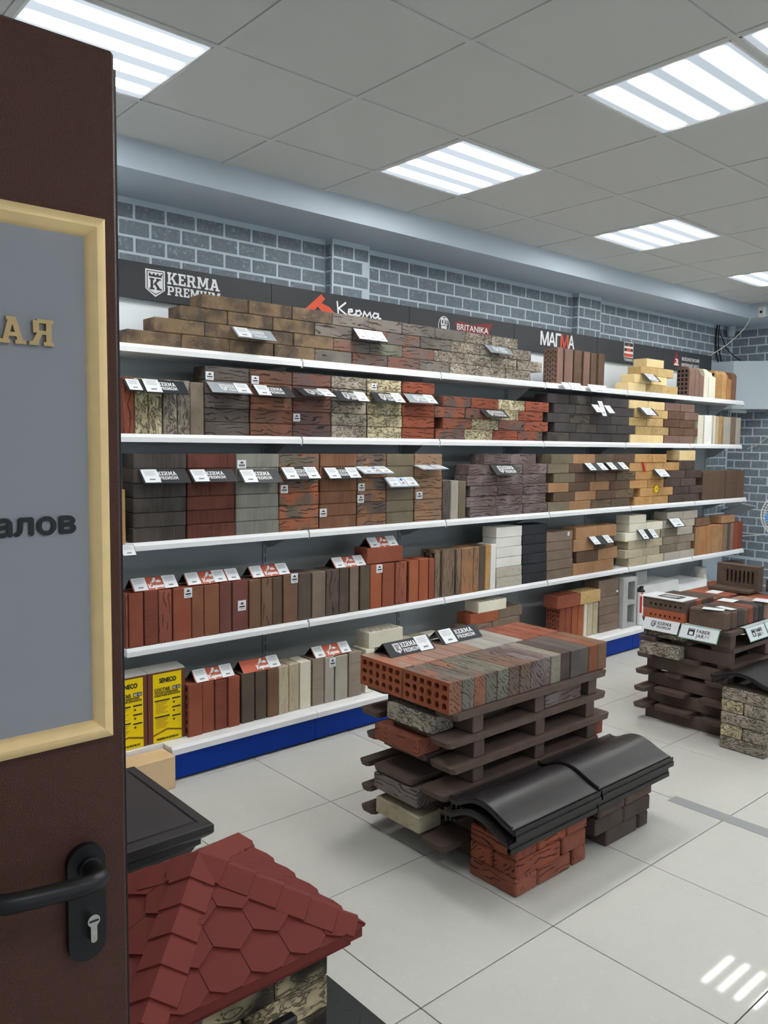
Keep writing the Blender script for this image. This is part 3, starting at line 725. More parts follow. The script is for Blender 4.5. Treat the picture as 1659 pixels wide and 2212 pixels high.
PLATES = [
 (2.055, 2.277, 2.123, 2.07, 3.4600000000000004, 'silver', 'L'),
 (2.802, 3.016, 2.192, 2.127, 3.4600000000000004, 'white', 'A'),
 (3.873, 4.094, 2.199, 2.147, 3.4600000000000004, 'silver', ''),
 (5.698, 5.894, 2.139, 2.081, 3.4600000000000004, 'dark', 'AA'),
 (1.503, 1.58, 1.841, 1.787, 3.4600000000000004, 'dark1', 'F'),
 (1.585, 1.798, 1.845, 1.783, 3.4600000000000004, 'dark', 'L'),
 (1.917, 2.139, 1.853, 1.802, 3.4600000000000004, 'silver', 'R'),
 (2.167, 2.39, 1.852, 1.797, 3.4600000000000004, 'dark', 'L'),
 (2.423, 2.641, 1.853, 1.808, 3.4600000000000004, 'darkk', 'R'),
 (2.676, 2.891, 1.85, 1.795, 3.4600000000000004, 'darkk', 'R'),
 (2.935, 3.16, 1.856, 1.8, 3.4600000000000004, 'darkk', 'R'),
 (3.186, 3.417, 1.86, 1.807, 3.4600000000000004, 'silver', 'R'),
 (3.844, 4.074, 1.794, 1.744, 3.4600000000000004, 'darkk', ''),
 (5.664, 5.879, 1.874, 1.816, 3.4600000000000004, 'dark1', 'AA'),
 (1.544, 1.772, 1.44, 1.381, 3.4000000000000004, 'dark', 'L'),
 (1.785, 2.018, 1.437, 1.381, 3.4000000000000004, 'dark', 'L'),
 (2.05, 2.276, 1.433, 1.371, 3.4000000000000004, 'dark', 'L'),
 (2.294, 2.517, 1.442, 1.383, 3.4000000000000004, 'dark', 'LR'),
 (2.563, 2.789, 1.437, 1.381, 3.4000000000000004, 'dark', 'LR'),
 (2.783, 2.997, 1.441, 1.407, 3.4000000000000004, 'blue', 'LR'),
 (2.992, 3.215, 1.378, 1.329, 3.4000000000000004, 'blue', 'LR'),
 (3.223, 3.429, 1.445, 1.43, 3.4000000000000004, 'blue', 'LR'),
 (3.885, 4.113, 1.443, 1.382, 3.4000000000000004, 'darkk', ''),
 (4.886, 5.122, 1.446, 1.395, 3.4000000000000004, 'dark1', 'LR'),
 (5.154, 5.396, 1.449, 1.397, 3.4000000000000004, 'dark1', 'LR'),
 (5.818, 6.0, 1.391, 1.331, 3.4000000000000004, 'dark1', 'F'),
 (4.97, 5.227, 0.909, 0.856, 3.4000000000000004, 'dark1', 'LR'),
 (5.625, 5.855, 0.919, 0.85, 3.4000000000000004, 'dark1', 'LR'),
 (6.064, 6.267, 0.983, 0.918, 3.4000000000000004, 'dark1', 'F'),
]
TENTS = [
 (1.523, 1.744, 0.889, 0.045, 3.435, 'red', 'LR'),
 (1.789, 2.077, 0.889, 0.052, 3.435, 'red', 'LRR'),
 (2.144, 2.373, 0.895, 0.05, 3.435, 'red', 'LR'),
 (2.667, 2.886, 0.895, 0.049, 3.435, 'red', 'LR'),
 (2.915, 3.128, 0.986, 0.047, 3.435, 'red', 'LR'),
 (1.816, 2.031, 0.413, 0.047, 3.415, 'red', 'LR'),
 (2.078, 2.304, 0.414, 0.051, 3.415, 'red', 'R'),
 (2.521, 2.77, 0.411, 0.035, 3.415, 'red', 'LR'),
]
STICKERS = [(1.917, 1.959, 1.863, 1.902, 3.49), (2.171, 2.213, 1.858, 1.898, 3.49), (2.423, 2.465, 1.679, 1.719, 3.49), (2.952, 2.989, 1.867, 1.905, 3.49), (2.05, 2.098, 1.44, 1.481, 3.43), (2.303, 2.347, 1.311, 1.353, 3.43), (2.552, 2.598, 1.177, 1.221, 3.43), (2.811, 2.856, 1.309, 1.35, 3.43), (2.809, 2.854, 1.242, 1.286, 3.43), (3.248, 3.296, 1.248, 1.291, 3.43), (1.763, 1.804, 0.836, 0.883, 3.43), (2.054, 2.099, 0.737, 0.788, 3.43), (2.368, 2.41, 0.842, 0.893, 3.43), (2.953, 2.998, 0.839, 0.886, 3.43), (2.606, 2.648, 0.361, 0.411, 3.41), (5.377, 5.403, 0.456, 0.471, 3.43), (4.734, 4.755, 0.934, 0.962, 3.43)]
TAGS = [(4.648, 4.72, 2.008, 0.045, 3.462), (4.73, 4.867, 2.01, 0.05, 3.462), (4.959, 5.182, 2.011, 0.051, 3.462), (4.998, 5.068, 1.87, 0.054, 3.45), (5.073, 5.125, 1.897, 0.106, 3.45), (5.154, 5.225, 1.87, 0.055, 3.45), (1.468, 1.491, 1.111, 0.042, 3.4)]

# ---------------------------------------------------------------- the room
X0, X1, Y0, YW, XS = -.62, 8.15, -4.2, 3.97, 7.60
floor = struct(MB().box(X0, X1+.1, Y0, YW+.1, -.06, -.004).build('floor', 'joint_dark'))
TX, TY, TT = 2.09675, 1.52756, .6
tilev, tilef = chamfer((TT/2-.0018, TT/2-.0018, .006), .0008)
tm = bpy.data.meshes.new('tile'); tm.from_pydata(tilev, [], tilef); tm.materials.append(MT['floor_tile'])
for i in range(-4, 10):
    for j in range(-4, 4):
        link('tile', tm, floor, Matrix.Translation((TX+TT*(i+.5), TY+TT*(j+.5), -.006)))
big = MB(); big.box(X0, X1, Y0, TY-4*TT-.002, -.004, -.0004); struct(big.build('floor', 'floor_tile'))
ceil = struct(MB().box(X0, X1+.1, Y0, YW+.1, CEIL+.05, CEIL+.1).build('ceiling', 'ceiling_tile'))
pm = {}
for i in range(-4, 11):
    for j in range(-10, 4):
        if (i, j) in LIGHT_CELLS: continue
        x, y = GX+.6*i, GY+.6*j; ye = min(y+.6, 3.55)
        if x > XS: continue
        k = round(ye-y, 3)
        if k not in pm: pm[k] = MB().cbox(-.289, .289, -k/2+.011, k/2-(.011 if k > .59 else 0), 0, .02, .004).mesh('panel'); pm[k].materials.append(MT['ceiling_tile'])
        if j >= -4: link('panel', pm[k], ceil, Matrix.Translation((x+.3, (y+ye)/2, CEIL+.003)))
rest = MB().box(X0, XS, Y0, GY-4*.6, CEIL+.003, CEIL+.02); rest.build('panel', 'ceiling_tile', ceil)
for i in range(-4, 12):
    x = GX+.6*i
    if X0 < x < XS: MB().box(x-.012, x+.012, Y0, 3.55, CEIL, CEIL+.03).build('grid_bar', 'ceiling_bar', ceil)
for j in range(-4, 4): MB().box(X0, XS, GY+.6*j-.012, GY+.6*j+.012, CEIL-.0004, CEIL+.03).build('grid_bar', 'ceiling_bar', ceil)
def lamp_label(i, j):
    return {(-1, 2): 'ceiling panel light above the open brown door', (2, 2): 'ceiling panel light over the central pallet stack, first in line along the soffit',
            (5, 2): 'ceiling panel light over the black sign with red letter, second along the soffit', (8, 2): 'ceiling panel light near the far corner, cut by the frame',
            (2, 0): 'ceiling panel light with four separate bright tubes and grey gaps', (2, -1): 'sliver of ceiling panel light at the top edge beside the four-tube one'}.get((i, j))
for i, j in LIGHT_CELLS:
    x, y = GX+.6*i, GY+.6*j
    lab = lamp_label(i, j)
    t = thing('ceiling_light', lab or 'added ceiling light out of frame, %s from the door in %s row from added window' % (ORD[(i+1)//3], ORD[(j+8)//3 if j < 0 else 3]), 'light', (x+.3, y+.3, CEIL), 'fluorescent ceiling panels')
    fb = MB()
    for a in ((x+.013, x+.587, y+.013, y+.022), (x+.013, x+.587, y+.578, y+.587), (x+.013, x+.022, y+.013, y+.587), (x+.578, x+.587, y+.013, y+.587)): fb.box(*a, CEIL+.001, CEIL+.03)
    fb.build('frame', 'shelf_white', t)
    MB().box(x+.022, x+.578, y+.022, y+.578, CEIL+.004, CEIL+.012).build('diffuser', 'diffuser_clear' if (i, j) in ((2, 0), (2, -1)) else 'diffuser', t)
    MB().box(x+.02, x+.58, y+.02, y+.58, CEIL+.014, CEIL+.045).build('housing', 'shelf_white', t)
wall_back = struct(MB().box(X0, X1+.1, YW, YW+.1, 0, CEIL+.1).build('wall_back', 'mortar'))
wall_right = struct(MB().box(X1, X1+.1, Y0, YW, 0, CEIL+.1).build('wall_right', 'mortar'))
struct(MB().box(X0-.1, X0, Y0, YW+.1, 0, CEIL+.1).build('wall_left', 'wall_paint'))
wf = MB(); WX0, WX1, WZ0, WZ1 = .2, 7.4, .25, 2.65        # unseen shop window added behind the camera to let in fill daylight
wf.box(X0-.1, WX0, Y0-.1, Y0, 0, CEIL+.1).box(WX1, X1+.1, Y0-.1, Y0, 0, CEIL+.1).box(WX0, WX1, Y0-.1, Y0, 0, WZ0).box(WX0, WX1, Y0-.1, Y0, WZ1, CEIL+.1); struct(wf.build('wall_front', 'wall_paint'))
win = MB()
for k in range(5): x = WX0+(WX1-WX0)*k/4; win.box(max(WX0, x-.03), min(WX1, x+.03), Y0-.08, Y0-.03, WZ0, WZ1)
win.box(WX0, WX1, Y0-.08, Y0-.03, WZ0, WZ0+.05).box(WX0, WX1, Y0-.08, Y0-.03, WZ1-.05, WZ1); win = struct(win.build('added_window_1', 'white_plastic'))
for k in range(4): MB().box(WX0+(WX1-WX0)*k/4+.03, WX0+(WX1-WX0)*(k+1)/4-.03, Y0-.06, Y0-.054, WZ0+.05, WZ1-.05).build('pane', 'added_window_glass', win)
struct(MB().box(-30, 30, -40, Y0-.12, -.2, -.12).build('added_pavement', 'cc'))  # unseen ground added outside the window, stops sky light from below
pd = bpy.data.lights.new('added_window_portal', 'AREA'); pd.shape = 'RECTANGLE'; pd.size = WX1-WX0; pd.size_y = WZ1-WZ0; pd.cycles.is_portal = True
po = bpy.data.objects.new('added_window_portal', pd); COL.objects.link(po); po.matrix_world = Matrix.Translation(((WX0+WX1)/2, Y0-.11, (WZ0+WZ1)/2)) @ Matrix.Rotation(PI/2, 4, 'X')
soffit = MB().box(X0, X1, 3.545, YW, 2.775, CEIL+.05); soffit.box(XS, X1, Y0, 3.545, 2.775, CEIL+.05); struct(soffit.build('trim_1', 'soffit_paint'))
PIL = [(2.985, 3.275), (5.44, 5.75)]
for k, (a, b) in enumerate(PIL): 
    pl = struct(MB().box(a, b, 3.905, YW, 0, 2.775).build('trim_%d' % (k+2), 'mortar'))
    zr = 2.745
    for r in range(5): MB().cbox(a-.007, a+.003, 3.912, 3.962, zr-.081*r-.068, zr-.081*r, .003).build('brick', 'wall_brick', pl)
    for r in range(5):
        z = zr-.081*r
        for q in range(2):
            x = a+.012+(.07 if r % 2 else 0)+.16*q
            w = min(.148, b-.012-x)
            if w > .04: MB().cbox(x, x+w, 3.9022, 3.912, z-.068, z, .003).build('brick', 'wall_brick', pl)
        if r % 2: MB().cbox(a+.01, a+.07, 3.9022, 3.912, z-.068, z, .003).build('brick', 'wall_brick', pl)
wb = {}
def wall_brick(w, wall, c, rx=0):
    w = round(w, 3)
    if w not in wb: wb[w] = MB().cbox(-w/2, w/2, -.005, .005, -.0345, .0345, .003).mesh('brick'); wb[w].materials.append(MT['wall_brick'])
    link('brick', wb[w], wall, Matrix.Translation(c) @ (Matrix.Rotation(PI/2, 4, 'Z') if rx else Matrix.Identity(4)))
def courses(wall, a0, a1, z1, z0, put, skip=()):
    r = 0; z = z1
    while z-.07 > z0:
        a = a0-(.0855 if r % 2 else 0.)
        while a < a1:
            p, q = max(a, a0), min(a+.158, a1)
            for s0, s1 in skip:
                if p < s1 and q > s0:
                    if p < s0: q = min(q, s0-.006)
                    elif q > s1: p = max(p, s1+.006)
                    else: q = p
            if q-p > .025: put((p+q)/2, z-.035, q-p)
            a += .171
        z -= .0817; r += 1
courses(wall_back, 1.45, X1-.01, 2.746, 2.36, lambda a, z, w: wall_brick(w, wall_back, (a, YW+.0022, z)), PIL)
courses(wall_back, 7.40, X1-.01, 2.36, .75, lambda a, z, w: wall_brick(w, wall_back, (a, YW+.0022, z)))
courses(wall_right, 2.52, YW-.012, 2.746, .45, lambda a, z, w: wall_brick(w, wall_right, (X1+.0022, a, z), 1))

bw_ = MB()
def more(x0, x1, y0, y1, z): bw_.box(x0, x1, y0, y1, z-.0345, z+.0345)
courses(wall_right, Y0, 2.508, 2.746, .05, lambda a, z, w: more(X1-.0028, X1, a-w/2, a+w/2, z)); courses(wall_right, 2.52, YW-.012, .44, .02, lambda a, z, w: more(X1-.0028, X1, a-w/2, a+w/2, z))
bw_.build('brickwork', 'wall_brick', wall_right)['kind'] = 'stuff'

# ---------------------------------------------------------------- the door, open into the room
door = struct(MB().cbox(-.46, .47, 1.1, 1.15, .012, 2.093, .004).build('door_1', 'door_brown'))
MB().box(.4705, .482, 1.125, 1.15, .012, 2.08).build('edge_seal', 'black_plastic', door)
def rrect(x0, x1, z0, z1, r, k=6):
    out = []
    for cx, cz, a0 in ((x1-r, z1-r, 0), (x0+r, z1-r, PI/2), (x0+r, z0+r, PI), (x1-r, z0+r, 1.5*PI)):
        out += [(cx+r*math.cos(a0+PI/2*i/k), cz+r*math.sin(a0+PI/2*i/k)) for i in range(k+1)]
    return out
hp = MB().prism(rrect(.381, .434, .836, 1.006, .026), 'y', 1.089, 1.0998).build('handle_plate', 'black_plastic', door, True)
lv = [(.411, 1.092, .972), (.411, 1.06, .974), (.409, 1.046, .976), (.402, 1.036, .978), (.388, 1.031, .980), (.36, 1.030, .983), (.31, 1.030, .989), (.285, 1.031, .992), (.272, 1.036, .994), (.265, 1.048, .995), (.263, 1.07, .996)]
MB().tube(lv, .0130, 14).build('handle', 'black_plastic', hp, True)
MB().lathe([(.016, 0), (.016, -.006), (.012, -.008)], (.411, 1.0895, .972), 20, 'y').build('collar', 'black_plastic', hp, True)
lk = MB().prism(circ(.411, .900, .0088, .0088, 16), 'y', 1.075, 1.09); lk.prism(rrect(.4065, .4155, .868, .897, .0044), 'y', 1.0752, 1.09)
lk = lk.build('lock_cylinder', 'metal', hp)
MB().box(.4045, .4175, 1.0744, 1.0752, .8985, .9012).build('keyhole', 'black_plastic', lk)
sign = thing('framed_sign', 'gold framed grey sign with black lettering hung on the brown door', 'sign', (.17, 1.1, 1.5))
SX0, SX1, SZ0, SZ1, SW = -.12, .448, 1.155, 1.866, .027
prof = [(0, 0), (0, .012), (.2, .017), (.5, .018), (.8, .012), (1, .004), (1, 0)]
def rail(a, b, ia, ib):
    rings = []
    for (o, i) in ((a, ia), (b, ib)):
        rings.append([(o[0]+(i[0]-o[0])*s, 1.0995-h, o[1]+(i[1]-o[1])*s) for s, h in prof])
    MB().loft(rings).build('frame_rail', 'gold_frame', sign, True)
oc = [(SX0, SZ0), (SX1, SZ0), (SX1, SZ1), (SX0, SZ1)]; ic = [(SX0+SW, SZ0+SW), (SX1-SW, SZ0+SW), (SX1-SW, SZ1-SW), (SX0+SW, SZ1-SW)]
for k in range(4): rail(oc[k], oc[(k+1) % 4], ic[k], ic[(k+1) % 4])
MB().box(SX0+SW*.8, SX1-SW*.8, 1.0945, 1.0996, SZ0+SW*.8, SZ1-SW*.8).build('panel', 'sign_panel', sign)
fs_ = FR((0, 1.0940, 0), (1, 0, 0), (0, 0, 1))
def raised(name, polys, fr, mat, parent, t):      # cut-out letter standing proud of its panel
    mb = MB()
    for i, p in enumerate(polys):
        h_ = t+.00008*i; n_ = len(p); mb.add([fr(a, b, .0002) for a, b in p]+[fr(a, b, h_) for a, b in p], [tuple(range(n_))[::-1], tuple(range(n_, 2*n_))]+[(k, (k+1) % n_, n_+(k+1) % n_, n_+k) for k in range(n_)])
    mb.build(name, mat, parent)
raised('letter', slab('A', .3115, 1.6915, .032, .0335), fs_, 'gold', sign, .005)
raised('letter', [[(.3465+.0315-(a-.3465), b) for a, b in p][::-1] for p in slab('R', .3465, 1.6915, .0315, .0335)], fs_, 'gold', sign, .005)
text('алов', fs_, .300, 1.4465, .040, 'dark_print', sign, width=.102, bold=.0016)

# ---------------------------------------------------------------- shelving along the wall
JX = [.47, 1.47, 2.47, 3.487, 4.498, 5.507, 6.487, 7.435]
SHELVES = [(1.997, 3.475), (1.597, 3.475), (1.112, 3.41), (.637, 3.41)]
BAYS = ['white shelving bay behind the open door', 'white shelving bay beside the open door, holding the yellow boxes', 'white shelving bay second along from the door, red bricks standing on it',
        'white shelving bay third along from the door, behind the central pallet stack', 'white shelving bay fourth along from the door, under the sign with a red letter',
        'white shelving bay fifth along from the door, with yellow brick walls', 'white shelving end bay by the corner, beneath the grey duct']
for k in range(7):
    a, b = JX[k], JX[k+1]; t = thing('shelving_unit', BAYS[k], 'shelf', ((a+b)/2, 3.6, 0), 'white shelving bays along the wall')
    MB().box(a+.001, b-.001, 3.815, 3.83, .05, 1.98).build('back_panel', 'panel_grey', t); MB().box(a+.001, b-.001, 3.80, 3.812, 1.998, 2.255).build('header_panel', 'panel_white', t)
    u = MB().box(b-.029, b-.002, 3.806, 3.8145, 0, 1.965).build('upright', 'panel_grey', t)
    sl = MB()
    for q in range(38): sl.box(b-.018, b-.014, 3.8055, 3.807, .05+q*.05, .05+q*.05+.032)
    s_ = sl.build('slots', 'slot_black', u); s_['kind'] = 'stuff'
    # base: plinth and deck
    fy = 3.33
    xa = max(a+.001, 1.648)
    if b > xa:
        MB().box(xa, b-.002, 3.352, 3.366, .012, .128).build('plinth', 'plinth_blue', t)
        MB().prism([(fy, .132), (fy, .158), (fy+.012, .17), (fy+.03, .17), (fy+.03, .132)], 'x', xa, b-.002).build('price_rail', 'shelf_white', t)
        MB().box(xa, b-.001, fy+.03, 3.812, .13, .1665).build('base_deck', 'shelf_white', t)
        MB().lathe([(.02, 0), (.016, .012)], (b-.05, 3.39, 0), 12).build('foot', 'panel_grey', t)
    if xa > a+.05: MB().box(a+.001, min(b-.001, xa-.001), 3.42, 3.812, .13, .1665).build('base_deck', 'shelf_white', t)
    for z, ly in SHELVES:
        sh = MB().box(a+.001, b-.001, ly+.012, 3.806, z-.03, z).build('shelf', 'shelf_white', t)
        xe = b-.004 if k < 6 else b
        if k: MB().prism([(ly, z-.034), (ly, z-.012), (ly+.008, z+.003), (ly+.014, z+.003), (ly+.014, z-.034)], 'x', a+.004, xe).build('price_rail', 'shelf_white', sh)
        if k: MB().box(b-.0075, b-.0005, ly+.001, ly+.012, z-.042, z+.002).build('rail_clip', 'panel_grey', sh)
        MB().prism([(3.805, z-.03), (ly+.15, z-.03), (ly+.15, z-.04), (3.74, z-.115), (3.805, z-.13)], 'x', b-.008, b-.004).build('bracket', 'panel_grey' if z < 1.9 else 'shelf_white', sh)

# fascia signs above the shelving
SIGN = ['black sign board with white crest and slab lettering', 'black sign board with orange peak emblem and white script', 'black sign board with crest and red flag emblem',
        'black sign board with white letters and one red letter', 'black sign board with a square emblem of red triangle and white bars', 'black sign board with red cone emblem and two lines of white text, by the corner']
FS = FR((0, 3.768, 0), (1, 0, 0), (0, 0, 1)); bx = [1.47]+JX[2:7]+[7.36]
sgs = []
for k in range(6):
    t = thing('sign_board', SIGN[k], 'sign', ((bx[k]+bx[k+1])/2, 3.78, 2.33), 'black sign boards over the shelving')
    MB().box(bx[k]+.002, bx[k+1]-.002, 3.7685, 3.784, 2.25, 2.423).build('board', 'sign_black', t)
    MB().box(bx[k]+.1, bx[k+1]-.1, 3.7842, 3.799, 2.262, 2.29).build('hanger', 'panel_grey', t); sgs.append(t)
shield(FS, 1.747, 2.268, .102, .13, sgs[0], 'white_print', 'sign_black')
decal('lettering', slab('KERMA', 1.861, 2.339, .292, .058), FS, 'white_print', sgs[0]); decal('lettering', slab('PREMIUM', 1.861, 2.286, .296, .044), FS, 'white_print', sgs[0])
decal('emblem', [[(2.655, 2.285), (2.803, 2.410), (2.832, 2.386), (2.722, 2.285)], [(2.776, 2.342), (2.80, 2.362), (2.862, 2.345), (2.94, 2.285), (2.83, 2.285), (2.806, 2.315)]], FS, 'red_print', sgs[1])
decal('lettering', script(2.918, 2.312, .335, .075, .0105), FS, 'white_print', sgs[1])
decal('emblem', [[(3.885, 2.365), (3.95, 2.383), (4.05, 2.368), (4.16, 2.385), (4.268, 2.398), (4.235, 2.345), (4.25, 2.298), (4.12, 2.282), (4.0, 2.270), (3.90, 2.276), (3.915, 2.32)]], FS, 'deep_red', sgs[2])
text('BRITANIKA', FS, 3.916, 2.324, .056, 'white_print', sgs[2], width=.308, bold=.0008)
decal('crest', [circ(3.794, 2.335, .052, .062, 24)], FS, 'white_print', sgs[2]); decal('crest', [circ(3.794, 2.335, .047, .057, 24)], FS, 'sign_black', sgs[2], .0016)
decal('crest', [rect(3.765, 2.338, 3.793, 2.385), rect(3.797, 2.338, 3.823, 2.385), rect(3.768, 2.295, 3.82, 2.334)], FS, 'white_print', sgs[2], .002)
decal('crest', [circ(3.779, 2.36, .007, .014, 8), [(3.805, 2.343), (3.815, 2.343), (3.816, 2.365), (3.808, 2.38), (3.803, 2.362)], [(3.785, 2.315), (3.80, 2.315), (3.794, 2.297)]], FS, 'sign_black', sgs[2], .0024)
def condensed(pieces, fr, par):
    for ch, x, w, mat in pieces: text(ch, fr, x, 2.305, .132, mat, par, width=w, bold=.003)
condensed([('М', 4.796, .092, 'white_print'), ('А', 4.892, .078, 'white_print'), ('Г', 4.976, .058, 'white_print'), ('М', 5.036, .092, 'red_print'), ('А', 5.132, .072, 'white_print')], FS, sgs[3])
decal('emblem', [rect(5.885, 2.30, 6.022, 2.424)], FS, 'white_print', sgs[4]); decal('emblem', [rect(5.890, 2.305, 6.017, 2.419)], FS, 'sign_black', sgs[4], .0016)
decal('emblem', [[(5.892, 2.306), (6.015, 2.306), (5.955, 2.417)]], FS, 'red_print', sgs[4], .002)
decal('emblem', [rect(5.888, 2.332, 6.019, 2.348), rect(5.888, 2.374, 6.019, 2.390)], FS, 'white_print', sgs[4], .0024)
text('TEREX', FS, 5.886, 2.272, .026, 'white_print', sgs[4], width=.136, bold=.0008)
decal('emblem', [[(6.648, 2.29), (6.79, 2.29), (6.722, 2.415)]], FS, 'deep_red', sgs[5]); text('3', FS, 6.695, 2.305, .062, 'white_print', sgs[5], width=.05, bold=.002, h=.002)
decal('emblem', [rect(6.68, 2.292, 6.76, 2.303)], FS, 'white_print', sgs[5], .002)
text('ЖЕЛЕЗНОГОРСКИЙ', FS, 6.808, 2.342, .040, 'white_print', sgs[5], width=.314, bold=.0005); text('КИРПИЧНЫЙ ЗАВОД', FS, 6.808, 2.291, .040, 'white_print', sgs[5], width=.314, bold=.0005)

# ---------------------------------------------------------------- bricks on the shelves
WL = {'yellow top-shelf pyramid': 'stepped pyramid of yellow bricks on the top shelf', 'red second-shelf wall': 'red and grey furrowed brick wall with cream bricks, second shelf', 'charcoal second-shelf wall': 'charcoal brick wall on the second shelf',
 'yellow second-shelf wall': 'narrow yellow brick wall on the second shelf beside the charcoal one', 'brown second-shelf wall': 'smooth and rough brown brick wall on the second shelf', 'purple third-shelf wall': 'purple-grey furrowed brick wall on the third shelf',
 'mixed-brown third-shelf wall': 'brick wall of mixed tan and dark browns on the third shelf', 'yellow third-shelf wall': 'tan-yellow brick wall with a price star, third shelf', 'dark third-shelf wall': 'dark brown low brick wall on the third shelf beside the tan-yellow one',
 'tan fourth-shelf wall': 'tan brick wall with thick courses on the fourth shelf', 'cream fourth-shelf wall': 'cream brick wall on the fourth shelf', 'grey fourth-shelf wall': 'warm grey brick wall on the fourth shelf',
 'bg': 'stepped brown-gold brick wall at the door end of the top shelf', 'g': 'grey-brown furrowed brick wall in the middle of the top shelf', 'bb': 'silver-beige veined brick wall on the top shelf'}
for where, z, Y, h, D, pat, cs in WALLS:
    col = all(len(c) == 1 for c in cs); own = {}
    for k, c in enumerate(cs):
        for i, (a, b, m) in enumerate(c):
            zz = z+.001+(h+.0015)*k; dy = random.uniform(-.003, .004); args = (((a+b)/2, Y+D/2+dy, zz+h/2), (b-a, D, h), FLAT, m); pt = pat if k == len(cs)-1 else None
            if col: brick(*args, '%s brick, %s course of the %s' % (LOOK[m], ORD[k], where), 'bricks of the '+where, pt); continue
            key = where if 'long' not in where else m if m in ('bg', 'bb') else 'g'
            if key not in own: own[key] = thing('brick_wall', WL[key], 'brick wall', ((a+b)/2, Y+D/2, z), 'dry-laid brick walls on the shelves')
            o = brick(*args, pat=pt, parent=own[key]); o['label'] = LOOK[m]+' brick'
for where, z, Y, D, its in ROWS:
    for i, (a, b, m, pat, L) in enumerate(its):
        hh = L+random.uniform(-.004, .003)
        brick(((a+b)/2, Y+D/2+random.uniform(-.002, .006), z+.001+hh/2), (hh, D, b-a-.002), UPRIGHT, m, '%s upright brick, %s from the door, %s' % (LOOK[m], ORD[i], where), 'bricks of the '+where, pat)
def lying(x0, x1, y0, z0, h, m, lab, pat='slots', D=.12): return brick(((x0+x1)/2, y0+D/2, z0+h/2), (x1-x0, D, h), FLAT, m, lab, 'loose lying bricks', pat)
T3 = 1.113+4*.0665
lying(6.252, 6.529, 3.45, T3, .078, 'da', 'dark brown brick under the yellow one, on the dark third-shelf wall', None)
lying(6.27, 6.533, 3.45, T3+.0795, .083, 'ye', 'yellow brick topping the dark third-shelf wall', None)
lying(2.885, 3.155, 3.432, .894, .088, 're', 'red brick lying on the standing red row, under a price tent', None)
lying(6.556, 6.798, 3.432, .892, .066, 'bw', 'brown brick lying on the tan fourth-shelf end row', None)
lying(7.021, 7.272, 3.432, .892, .066, 'tn', 'tan brick lying on the tan fourth-shelf end row', None)
brick((1.483-.03, 3.428+.06, 1.1135+.1205), (.241, .12, .062), UPRIGHT, 'yo', 'tan-yellow upright brick behind the door edge on third shelf', 'loose lying bricks')
lying(2.885, 3.142, 3.41, .419, .088, 'cr', 'cream hollow brick lying on cream uprights behind the pallet stack')
for i, (a, b, mm) in enumerate([(2.863, 2.93, 'cr'), (3.10, 3.165, 'crb'), (3.168, 3.272, 'cr'), (3.277, 3.384, 'crb'), (3.389, 3.50, 'cr')]):
    brick(((a+b)/2, 3.41+.06, .1675+.1245), (.249, .12, b-a-.002), UPRIGHT, mm, '%s upright brick, %s from the grey row, behind the pallet stack' % (LOOK[mm], ORD[i]), 'cream uprights behind the pallet stack')
for i in range(4):
    lying(3.66+.062*0, 3.93, 3.41, .1675+.0665*i, .065, 'tbk', 'taupe lying brick, %s course of the stack under the hollow pair' % ORD[i], None)
    lying(3.935, 4.205, 3.41, .1675+.0665*i, .065, 'tp', 'taupe lying brick, %s course beside the stack under the hollow pair' % ORD[i], None)
lying(3.723, 3.985, 3.41, .4345, .065, 'or', 'red hollow brick lying under the cream hollow one'); lying(3.99, 4.249, 3.43, .4345, .065, 'tp', 'taupe hollow brick lying beside the red hollow one')
lying(3.799, 4.067, 3.415, .5005, .068, 'cr', 'cream hollow brick lying on the red hollow one')
lying(4.627, 4.897, 3.42, .4195, .088, 're', 'red hollow brick lying across red uprights at the base shelf'); lying(4.903, 5.15, 3.42, .4195, .088, 'yb', 'yellow hollow brick lying across yellow uprights at the base shelf')
# curved sill bricks at the far end of the top shelf
cx_ = [(6.45, 6.545, 'br', 1), (6.548, 6.616, 'br', 0), (6.62, 6.697, 'br', 2), (6.70, 6.779, 'cr', 0), (6.783, 6.906, 'cr', 2), (6.91, 7.017, 'yo', 1), (7.02, 7.109, 'yo', 0), (7.113, 7.20, 'tno', 2), (7.204, 7.296, 'bw', 0)]
for i, (a, b, mm, kd) in enumerate(cx_):
    y0, z0, H = 3.49, 1.998, .25 if kd != 2 else .235
    pr = [(y0, z0), (y0+.115, z0), (y0+.115, z0+H)]
    pr += [(y0+.045-.045*math.sin(q*PI/12), z0+H-.045+.045*math.cos(q*PI/12)) for q in range(7)] if kd != 2 else [(y0+.06, z0+H), (y0+.04, z0+H-.01), (y0+.032, z0+H-.04), (y0, z0+H-.055)]
    mb = MB().prism(pr, 'x', a, b-.003)
    o = tag(mb.build('brick', mm), '%s curved-top sill brick, %s from the grey panel gap, top shelf' % (LOOK[mm], ORD[i]), 'brick', 'curved sill bricks on the top shelf')
    if kd == 1:
        hb = MB()
        for r in range(6):
            for q in range(3): hb.box(a-.0006, a+.004, y0+.018+.034*q, y0+.040+.034*q, z0+.02+.036*r, z0+.044+.036*r)
        hb.build('hollows', 'slot_black', o)['kind'] = 'stuff'

